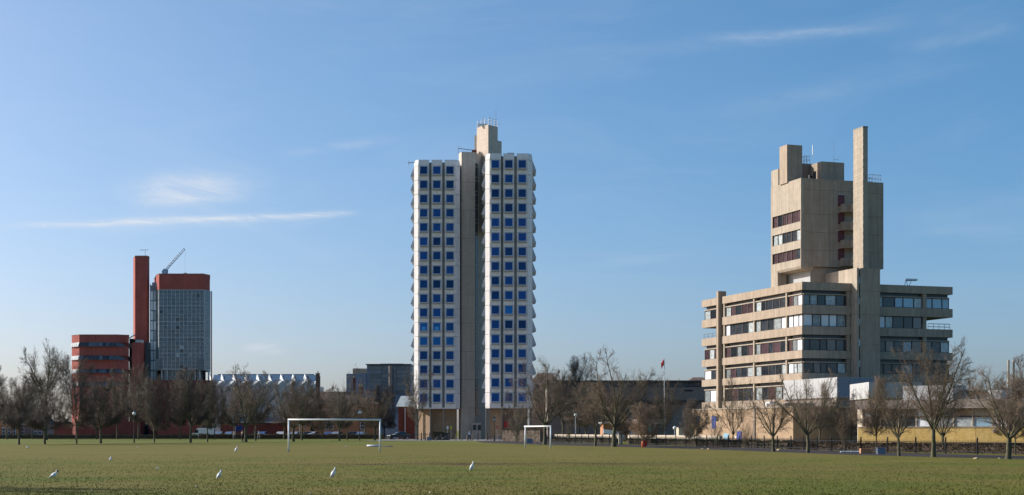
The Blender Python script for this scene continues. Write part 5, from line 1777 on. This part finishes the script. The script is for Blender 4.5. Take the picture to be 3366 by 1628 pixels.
# ------------------------------------------------------------------ lamps
def lamp(px, Y, top, label, kind='head', m_=None):
    o = thing('street_lamp', label, 'lamp', (PX(px, Y), Y, 0), 0, 'street lamps around the field')
    x, zt = PX(px, Y), PZ(top, Y)
    m_ = m_ or m_black
    MB().tube((x, Y, 0), (x, Y, 1.1), .10, .09, 8).tube((x, Y, 1.1), (x, Y, zt - .3), .065, .05, 8).build('post', m_, o)
    if kind == 'head':
        MB().box(x - .28, x + .30, Y - .18, Y + .18, zt - .28, zt).build('lamp_head', m_white, o)
        MB().loft([[(x - .28, Y - .18, zt), (x + .3, Y - .18, zt), (x + .3, Y + .18, zt), (x - .28, Y + .18, zt)], [(x - .1, Y - .08, zt + .16), (x + .15, Y - .08, zt + .16), (x + .15, Y + .08, zt + .16), (x - .1, Y + .08, zt + .16)]]).build('lamp_cap', m_white, o)
    elif kind == 'globe':
        MB().ball((x, Y, zt - .2), .24).build('lamp_globe', m_white, o, smooth=True)
    else:
        q = MB()
        q.loft([[(x + a * .12, Y + b * .12, zt - .75) for a, b in ((-1, -1), (1, -1), (1, 1), (-1, 1))], [(x + a * .22, Y + b * .22, zt - .25) for a, b in ((-1, -1), (1, -1), (1, 1), (-1, 1))]])
        q.build('lantern_glass', m_curt, o)
        MB().loft([[(x + a * .3, Y + b * .3, zt - .25) for a, b in ((-1, -1), (1, -1), (1, 1), (-1, 1))], [(x + a * .05, Y + b * .05, zt) for a, b in ((-1, -1), (1, -1), (1, 1), (-1, 1))]]).build('lantern_cap', m_black, o)
        MB().box(x - .14, x + .14, Y - .14, Y + .14, zt - .86, zt - .755).build('lantern_cup', m_black, o)
    return o
lamp(441, 200, 1355, 'black lamp post below the slim red lift shaft', 'globe')
lamp(250, 245, 1298, 'white headed lamp before the red block left end')
lamp(1182, 248, 1354, 'white headed lamp seen through the large goal right half')
lamp(1672, 250, 1330, 'black post with white head before the tower right wing')
lamp(1625, 231, 1369, 'black lantern lamp before the lit brick tower base', 'lantern')
lamp(985, 300, 1392, 'small white globe lamp left of the brick house door', 'globe', m_steel)
lamp(2218, 190, 1402, 'slim grey lamp post left of the cream shed', 'globe', m_steel)
lamp(1892, 225, 1360, 'slim grey lamp post behind the low stone wall', 'globe', m_steel)

# ------------------------------------------------------------------ signs
sg = thing('round_sign', 'small round red sign on a grey post before the brick tower base', 'sign', (PX(1634, 240), 240, 0))
MB().tube((PX(1634, 240), 240, 0), (PX(1634, 240), 240, 2.6), .03, n=6).build('post', m_steel, sg)
MB().tube((PX(1634, 240), 239.96, 2.2), (PX(1634, 240), 239.99, 2.2), .27, n=16).build('disc', m_redp, sg)
MB().box(PX(1634, 240) - .17, PX(1634, 240) + .17, 239.94, 239.955, 2.16, 2.24).build('white_bar', m_white, sg)
for px, m_, lb_ in ((1471, m_white, 'small pale notice on a post at the tower foot'), (1483, mat('yellow_sign', (.55, .50, .05), .6), 'small yellow notice on a post at the tower foot')):
    s_ = thing('notice', lb_, 'sign', (PX(px, 268), 268, 0))
    MB().tube((PX(px, 268), 268, 0), (PX(px, 268), 268, 2.4), .03, n=6).build('post', m_steel, s_)
    MB().box(PX(px, 268) - .18, PX(px, 268) + .18, 267.93, 267.965, 1.95, 2.45).build('plate', m_, s_)
s_ = thing('notice', 'blue notice board behind the hedge left of the forked tree', 'sign', (PX(785, 304), 304, 0))
for dx in (-.7, .7):
    MB().tube((PX(785, 304) + dx, 304, 0), (PX(785, 304) + dx, 304, 2.6), .04, n=6).build('post', m_steel, s_)
MB().box(PX(774, 304), PX(798, 304), 303.9, 303.955, 1.6, 2.75).build('board', m_bluep, s_)

# ------------------------------------------------------------------ railings along the path
def railing(label, pts, h, m_, post_d=2.9, pick=.16):
    root = thing('railing', label, 'fence', (pts[0][0], pts[0][1], 0), 0, 'black railings round the campus')
    pick_, rails = MB(), MB()
    post_me = None
    for (a, b) in zip(pts[:-1], pts[1:]):
        L_ = math.dist(a, b)
        d = ((b[0] - a[0]) / L_, (b[1] - a[1]) / L_)
        for z in (.16, h - .16):
            rails.tube((*a, z), (*b, z), .028, n=4)
        for i in range(int(L_ / pick)):
            x, y = a[0] + d[0] * pick * i, a[1] + d[1] * pick * i
            pick_.add([(x - .011, y, .05), (x + .011, y, .05), (x + .011, y, h), (x - .011, y, h), (x, y - .011, .05), (x, y + .011, .05), (x, y + .011, h), (x, y - .011, h)], [(0, 1, 2, 3), (4, 5, 6, 7)])
        n_ = max(1, int(L_ / post_d))
        for i in range(n_ + 1):
            x, y = a[0] + d[0] * L_ * i / n_, a[1] + d[1] * L_ * i / n_
            p = MB().box(-.045, .045, -.045, .045, 0, h + .1).ball((0, 0, h + .14), .065, n=6, k=3).build('post', m_, root, off=(0, 0, 0))
            p.location = (x - pts[0][0], y - pts[0][1], 0)
    rails.build('rail', m_, root)
    o = pick_.build('pickets', m_, root)
    o['kind'] = 'stuff'
railing('black railings beside the path from the tower to the gate', [(PX(1795, 212), 212), (PX(2028, 180), 180)], 1.0, m_black)
railing('black railings beside the path between gate and brick annex', [(PX(2070, 177), 177), (PX(2290, 156), 156), (PX(2600, 131), 131)], 1.0, m_black)
railing('black railings beside the path below the yellow pavilion', [(PX(2600, 130.5), 130.5), (PX(2830, 116), 116), (PX(3440, 97.5), 97.5)], .98, m_black)
railing('black railings before the parked car left of the tower', [(PX(1262, 272), 272), (PX(1412, 268), 268)], 1.1, m_black)
railing('thin dark park railing far left below the red building', [(PX(-30, 296), 296), (PX(640, 296), 296)], 1.0, m_black, 4.0, .3)

# low stone wall and gate pier
def low_wall(label, pts, h):
    o = thing('low_wall', label, 'wall', (pts[0][0], pts[0][1], 0))
    for (a, b) in zip(pts[:-1], pts[1:]):
        L_ = math.dist(a, b)
        n_ = max(1, int(L_ / 2.4))
        for i in range(n_):
            p = (a[0] + (b[0] - a[0]) * i / n_, a[1] + (b[1] - a[1]) * i / n_)
            q = (a[0] + (b[0] - a[0]) * (i + .985) / n_, a[1] + (b[1] - a[1]) * (i + .985) / n_)
            d = Vector((q[0] - p[0], q[1] - p[1])).normalized()
            nn = (-d.y * .18, d.x * .18)
            MB().prism([(p[0] - nn[0], p[1] - nn[1]), (q[0] - nn[0], q[1] - nn[1]), (q[0] + nn[0], q[1] + nn[1]), (p[0] + nn[0], p[1] + nn[1])], 0, h).build('wall_block', m_stone, o)
low_wall('low pale stone wall above the hedge left of the gate', [(PX(1826, 224), 224), (PX(2036, 200), 200)], 1.1)
low_wall('low pale stone wall above the hedge right of the gate', [(PX(2068, 194), 194), (PX(2370, 168), 168)], 1.10)
gp = thing('gate_pier', 'pale stone gate pier behind the large forked tree', 'pier', (PX(2040, 184), 184, 0))
MB().box(PX(2034, 184), PX(2047, 184), 184, 184.5, 0, 1.3).build('shaft', m_stone, gp)
MB().box(PX(2032.5, 184), PX(2048.5, 184), 183.95, 184.55, 1.305, 1.45).build('cap', m_conc2, gp)

# tree guard, bins and boxes
cg = thing('tree_guard', 'orange plastic cone guard round the tan twigged tree trunk', 'tree guard', (PX(2112.5, 144), 144, 0))
MB().loft([[(PX(2112.5, 144) + r * math.cos(6.283 * i / 12), 144 + r * math.sin(6.283 * i / 12), z) for i in range(12)] for r, z in ((.11, 0.0), (.10, .5), (.045, .62))]).build('cone', m_orange, cg, smooth=True)
cg.children[0].location.z = .02
bn = thing('litter_bin', 'red litter bin beside the orange tree guard', 'bin', (PX(2121, 152), 152, 0))
MB().box(PX(2118, 152) - .1, PX(2124, 152) + .06, 152, 152.35, 0.02, .55).build('body', m_redp, bn)
MB().box(PX(2118, 152) - .13, PX(2124, 152) + .09, 151.97, 152.38, .555, .62).build('lid', m_redp, bn)
for px, Y, w, lb_ in ((1411, 252, .75, 'blue grey crate on the paving by the lit brick base'), (1741, 196, .8, 'blue grey crate on the path behind the small goal'), (2898, 104, .55, 'blue grey crate on the path before the yellow wall')):
    o = thing('crate', lb_, 'crate', (PX(px, Y), Y, 0))
    x = PX(px, Y)
    MB().box(x - w / 2, x + w / 2, Y, Y + .5, .02, .42 if Y < 150 else .55).build('body', m_bluebox, o)
    MB().box(x - w / 2 - .03, x + w / 2 + .03, Y - .03, Y + .53, .425 if Y < 150 else .555, .47 if Y < 150 else .60).build('rim', m_bluebox, o)
for i, px in enumerate((1498, 1517, 1535, 1553)):
    x = PX(px, 246)
    o = thing('bollard', ['leftmost timber bollard before the tower shaft', 'second timber bollard from the left before the tower shaft', 'third timber bollard from the left before the tower shaft', 'rightmost timber bollard before the tower shaft'][i], 'bollard', (x, 246, 0), 0, 'timber bollards')
    MB().tube((x, 246, 0), (x, 246, .95), .10, .10, 8).build('post', m_wood, o)
    MB().tube((x, 246, .951), (x, 246, 1.02), .10, .05, 8).build('cap', m_wood, o)
for i, px in enumerate((1385, 1398, 1571, 1602)):
    x = PX(px, 250)
    o = thing('bollard', ['left black bollard before the lit brick base of the left wing', 'right black bollard before the lit brick base of the left wing', 'black bollard before the shaft doorway', 'black bollard before the lit brick base of the right wing'][i], 'bollard', (x, 250, 0), 0, 'black bollards')
    MB().tube((x, 250, 0), (x, 250, 1.15), .09, .08, 8).build('post', m_black, o)
    MB().ball((x, 250, 1.2), .11).build('knob', m_black, o)
bx_ = thing('timber_stack', 'orange timber stack on the ground below the yellow wall', 'timber', (PX(2848, 107), 107, 0))
for k in range(3):
    MB().box(PX(2830, 107), PX(2868, 107) - .05 * k, 107, 107.5, .02 + .12 * k, .13 + .12 * k).build('plank', m_obrick, bx_)
for i in range(2):
    o = thing('white_pipe', ['left white pipe lying beside the path left of the yellow wall', 'right white pipe lying beside the path left of the yellow wall'][i], 'pipe', (PX(2776 + 34 * i, 109), 109, 0))
    MB().tube((PX(2762 + 34 * i, 109), 109, .10), (PX(2790 + 34 * i, 109), 109, .10), .06, n=8).build('pipe', m_white, o)
    MB().tube((PX(2790 + 34 * i, 109), 109, .10), (PX(2791.5 + 34 * i, 109), 109, .10), .075, n=8).build('collar', m_white, o)

# ------------------------------------------------------------------ vehicles
def car(px, Y, label, col, yaw=0, van=False, L_=4.2, dark=False):
    mc = mat('car_paint', col, .28, .02, spec=.7)
    o = thing('parked_car' if not van else 'parked_van', label, 'van' if van else 'car', (PX(px, Y), Y, 0), math.radians(yaw), 'vehicles parked behind the hedge', world_built=False)
    w = .86 if not van else .98
    if van:
        prof = [(-2.4, .35), (2.35, .35), (2.4, .95), (1.75, 1.15), (1.2, 1.95), (.9, 2.15), (-2.3, 2.2), (-2.42, 1.9)]
    else:
        prof = [(-2.05, .38), (2.05, .36), (2.1, .68), (1.95, .84), (1.0, .96), (.35, 1.38), (-.2, 1.46), (-.95, 1.42), (-1.6, 1.02), (-2.05, .96), (-2.12, .7)]
    rings = []
    for sd, k in ((-1, 1), (-.86, 0), (.86, 0), (1, 1)):
        rg = []
        for x, z in prof:
            top = max(0, (z - (.95 if not van else 1.2)) / (.5 if not van else 1.0))
            rg.append((x * (1 - .02 * k), sd * w * (1 - .16 * top * (1 if not van else .5)), z - (.03 * k if z > 1 else -.02 * k)))
        rings.append(rg)
    MB().loft(rings).build('body', mc, o)
    if van:
        win = [(1.75, 1.18), (1.25, 1.86), (.85, 1.86), (.85, 1.18)]
        front = [(1.78, 1.17, .8), (1.22, 1.92, .72)]
    else:
        win = [(.95, .99), (.36, 1.33), (-.15, 1.40), (-.85, 1.37), (-1.4, 1.03)]
        front = [(1.0, .98, .68), (.40, 1.36, .60)]
    for sd in (-1, 1):
        k = len(win)
        def yy(z):
            top = max(0, (z - (.95 if not van else 1.2)) / (.5 if not van else 1.0))
            return sd * (w * (1 - .16 * top * (1 if not van else .5)) + .012)
        vs = [(x, yy(z), z) for x, z in win] + [(x, yy(z) - sd * .03, z) for x, z in win]
        fs = [tuple(range(k)), tuple(range(2 * k - 1, k - 1, -1))] + [((i + 1) % k, i, i + k, (i + 1) % k + k) for i in range(k)]
        MB().add(vs, fs).build('side_window', m_cglass, o)
        for x in ((1.3, -1.3) if not van else (1.5, -1.5)):
            wh = MB().tube((x, sd * (w - .16), .32), (x, sd * (w + .015), .32), .32, n=14).build('wheel', m_tyre, o)
            MB().tube((x, sd * (w + .016), .32), (x, sd * (w + .03), .32), .19, n=10).build('hub', m_steel, wh)
        MB().box((2.0 if not van else 2.34), (2.09 if not van else 2.43), sd * .66 - .14, sd * .66 + .14, .66, .80).build('headlight', m_white, o)
    (x0, z0, w0), (x1, z1, w1) = front
    MB().add([(x0 + .03, -w0, z0 + .02), (x0 + .03, w0, z0 + .02), (x1 + .03, w1, z1 + .02), (x1 + .03, -w1, z1 + .02), (x0, -w0, z0 - .02), (x0, w0, z0 - .02), (x1, w1, z1 - .02), (x1, -w1, z1 - .02)],
             [(0, 1, 2, 3), (7, 6, 5, 4), (0, 4, 5, 1), (1, 5, 6, 2), (2, 6, 7, 3), (3, 7, 4, 0)]).build('windscreen', m_cglass, o)
    return o
car(668, 306, 'white van parked behind the hedge below the red building', (.80, .80, .80), 180, True)
cars = [(722, (.16, .22, .30), 'blue grey car right of the white van'), (760, (.10, .16, .26), 'dark blue car behind the hedge left of the blue notice board'), (845, (.14, .17, .21), 'silver car behind the hedge near the leaning tree'),
        (868, (.04, .09, .22), 'deep blue car behind the hedge right of the leaning tree'), (925, (.50, .51, .52), 'white roofed car left of the large goal post'), (975, (.20, .24, .30), 'grey blue car behind the left part of the goal'),
        (1008, (.14, .16, .20), 'dark grey car before the brick house porch'), (1032, (.26, .30, .35), 'pale silver car before the brick house door'), (1082, (.06, .10, .24), 'blue car before the house white windows'),
        (1110, (.18, .21, .26), 'mid silver car right of the blue car'), (1155, (.05, .09, .18), 'navy car behind the hedge right goal half'), (1190, (.10, .16, .26), 'steel blue car near the right goal post')]
for i, (px, c, lb_) in enumerate(cars):
    car(px, 304 + (i % 3) * .4, lb_, c, (90 + 180 * (i % 2)) if i % 4 == 0 else (75 if i % 2 else 180))
tx = car(1312, 276, 'black car with white bonnet parked left of the tower foot', (.02, .022, .028), 205, L_=4.4)
tx['group'] = 'cars by the tower'
MB().add([(1.0, -.80, .99), (2.08, -.80, .76), (2.08, .80, .76), (1.0, .80, .99), (1.0, -.80, .94), (2.06, -.80, .70), (2.06, .80, .70), (1.0, .80, .94)], [(0, 1, 2, 3), (7, 6, 5, 4), (0, 4, 5, 1), (1, 5, 6, 2), (2, 6, 7, 3), (3, 7, 4, 0)]).build('bonnet', m_white, tx)

# ------------------------------------------------------------------ bicycles at the tower foot
def bike(px, Y, label, col, yaw):
    o = thing('bicycle', label, 'bicycle', (PX(px, Y), Y, 0), math.radians(yaw), 'bicycles parked by the tower', world_built=False)
    mp = mat('bike_paint', col, .4)
    for x in (-.52, .52):
        r = MB()
        k = 16
        pts = [(x + .33 * math.cos(6.283 * i / k), 0, .345 + .33 * math.sin(6.283 * i / k)) for i in range(k + 1)]
        r.path(pts, .022, 4)
        w = r.build('wheel', m_tyre, o)
        sp_ = MB()
        for i in range(6):
            a = 3.1416 * i / 6
            sp_.tube((x - .31 * math.cos(a), 0, .345 - .31 * math.sin(a)), (x + .31 * math.cos(a), 0, .345 + .31 * math.sin(a)), .004, n=3)
        sp_.build('spokes', m_steel, w)
    f = MB()
    f.path([(-.52, 0, .345), (-.12, 0, .30), (.38, 0, .72), (-.20, 0, .78), (-.12, 0, .30)], .018, 5)
    f.path([(-.52, 0, .345), (-.20, 0, .78), (-.22, 0, .92)], .014, 5)
    f.path([(.52, 0, .345), (.38, 0, .72), (.34, 0, .98)], .016, 5)
    f.build('frame', mp, o)
    MB().path([(.40, -.26, 1.0), (.34, -.1, .99), (.34, .1, .99), (.40, .26, 1.0)], .014, 5).build('handlebar', m_steel, o)
    MB().loft([[(-.34, -.07, .92), (-.34, .07, .92), (-.34, .07, .97), (-.34, -.07, .97)], [(-.10, -.025, .93), (-.10, .025, .93), (-.10, .025, .97), (-.10, -.025, .97)]]).build('saddle', m_black, o)
    return o
bl = ['leftmost bicycle parked before the right wing brick base', 'second bicycle from left before the right wing brick base', 'third bicycle from left before the right wing brick base', 'rightmost bicycle parked before the right wing brick base', 'left bicycle leaning in the shrubs at the tower foot', 'right bicycle leaning in the shrubs at the tower foot']
for i, (px, c) in enumerate(((1608, (.3, .05, .05)), (1620, (.05, .05, .06)), (1634, (.3, .3, .32)), (1648, (.05, .1, .3)), (1443, (.25, .25, .25)), (1468, (.4, .4, .4)))):
    bike(px, 246 + (i % 2) * .8 if i < 4 else 257, bl[i], c, (15, -20, 30, 5, 10, -15)[i])

# ------------------------------------------------------------------ people
def person(px, Y, label, top, legs, yaw, stride=.18, hgt=1.72, hair=(.04, .03, .02)):
    o = thing('person', label, 'person', (PX(px, Y), Y, 0), math.radians(yaw), world_built=False)
    s = hgt / 1.75
    o.scale = (s, s, s)
    J = dict(pel=(0, 0, .95), bel=(0, 0, 1.10), che=(.02, 0, 1.32), nek=(.03, 0, 1.48), jaw=(.05, 0, 1.57), hed=(.05, 0, 1.66), crn=(.04, 0, 1.73))
    rad = dict(pel=(.15, .12), bel=(.14, .11), che=(.17, .12), nek=(.055, .055), jaw=(.075, .07), hed=(.085, .095), crn=(.05, .06))
    ed = [('pel', 'bel'), ('bel', 'che'), ('che', 'nek'), ('nek', 'jaw'), ('jaw', 'hed'), ('hed', 'crn')]
    for sd, nm in ((1, 'l'), (-1, 'r')):
        st = stride * sd
        J.update({'sho' + nm: (.02, .19 * sd, 1.43), 'elb' + nm: (-st * .6, .25 * sd, 1.16), 'wri' + nm: (.10 - st, .24 * sd, .93), 'han' + nm: (.13 - st, .235 * sd, .84),
                  'hip' + nm: (0, .10 * sd, .90), 'kne' + nm: (st * .7 + .04, .105 * sd, .50), 'ank' + nm: (st, .105 * sd, .09), 'toe' + nm: (st + .17, .11 * sd, .045)})
        rad.update({'sho' + nm: (.065, .065), 'elb' + nm: (.045, .045), 'wri' + nm: (.033, .033), 'han' + nm: (.035, .025), 'hip' + nm: (.095, .095), 'kne' + nm: (.06, .06), 'ank' + nm: (.045, .045), 'toe' + nm: (.035, .035)})
        ed += [('che', 'sho' + nm), ('sho' + nm, 'elb' + nm), ('elb' + nm, 'wri' + nm), ('wri' + nm, 'han' + nm), ('pel', 'hip' + nm), ('hip' + nm, 'kne' + nm), ('kne' + nm, 'ank' + nm), ('ank' + nm, 'toe' + nm)]
    def skin(name, keep, grow_, mt, par, root_j):
        ks = [k for k in J if k in keep]
        me = bpy.data.meshes.new(name)
        me.from_pydata([J[k] for k in ks], [(ks.index(a), ks.index(b)) for a, b in ed if a in ks and b in ks], [])
        me.materials.append(mt)
        ob = bpy.data.objects.new(name, me)
        COL.objects.link(ob)
        ob.parent = par
        md = ob.modifiers.new('skin', 'SKIN')
        for i, k in enumerate(ks):
            sv_ = me.skin_vertices[0].data[i]
            sv_.radius = (rad[k][0] + grow_, rad[k][1] + grow_)
            sv_.use_root = (k == root_j)
        ob.modifiers.new('sub', 'SUBSURF').levels = 1
        ob.modifiers['sub'].render_levels = 1
        return ob
    body = skin('body', set(J), 0.0, m_skin, o, 'pel')
    skin('jacket', {'pel', 'bel', 'che', 'shol', 'shor', 'elbl', 'elbr', 'wril', 'wrir'}, .016, mat('jacket_cloth', top, .9, .08), o, 'bel')
    skin('trousers', {'pel', 'hipl', 'hipr', 'knel', 'kner', 'ankl', 'ankr'}, .014, mat('trouser_cloth', legs, .9, .08), o, 'pel')
    hm = mat('hair', hair, .8)
    MB().ball((.03, 0, 1.70), .10, .105, .085).build('hair', hm, body, smooth=True)
    for sd in (-1, 1):
        MB().ball((.125, .035 * sd, 1.665), .012, n=6, k=3).build('eye', m_black, body)
        MB().ball((.04, .098 * sd, 1.645), .022, .012, .03, n=6, k=3).build('ear', m_skin, body)
        MB().box(sd * stride - .06, sd * stride + .20, sd * .105 - .05, sd * .105 + .05, 0.0, .085).build('shoe', m_black, o)
    MB().tube((.12, 0, 1.655), (.155, 0, 1.625), .012, .016, 6).build('nose', m_skin, body)
    MB().box(.118, .128, -.025, .025, 1.585, 1.592).build('mouth', m_redp, body)
    return o
person(770, 292, 'person in pale grey clothes walking before the hedge', (.55, .57, .60), (.35, .38, .42), 180, .2)
person(796, 222, 'person in black clothes standing left of the forked tree', (.015, .015, .018), (.012, .012, .014), 60, .08)
person(850, 293, 'person in white top crouched figure walking right of the leaning tree', (.60, .56, .55), (.40, .36, .34), 0, .22)
person(1543, 249, 'person in blue and white top walking at the tower shaft foot', (.35, .42, .62), (.02, .025, .05), -20, .18)
for o in bpy.data.objects:
    if o.get('label', '').startswith('person in white top'):
        o['label'] = 'person in white top walking right of the leaning tree'
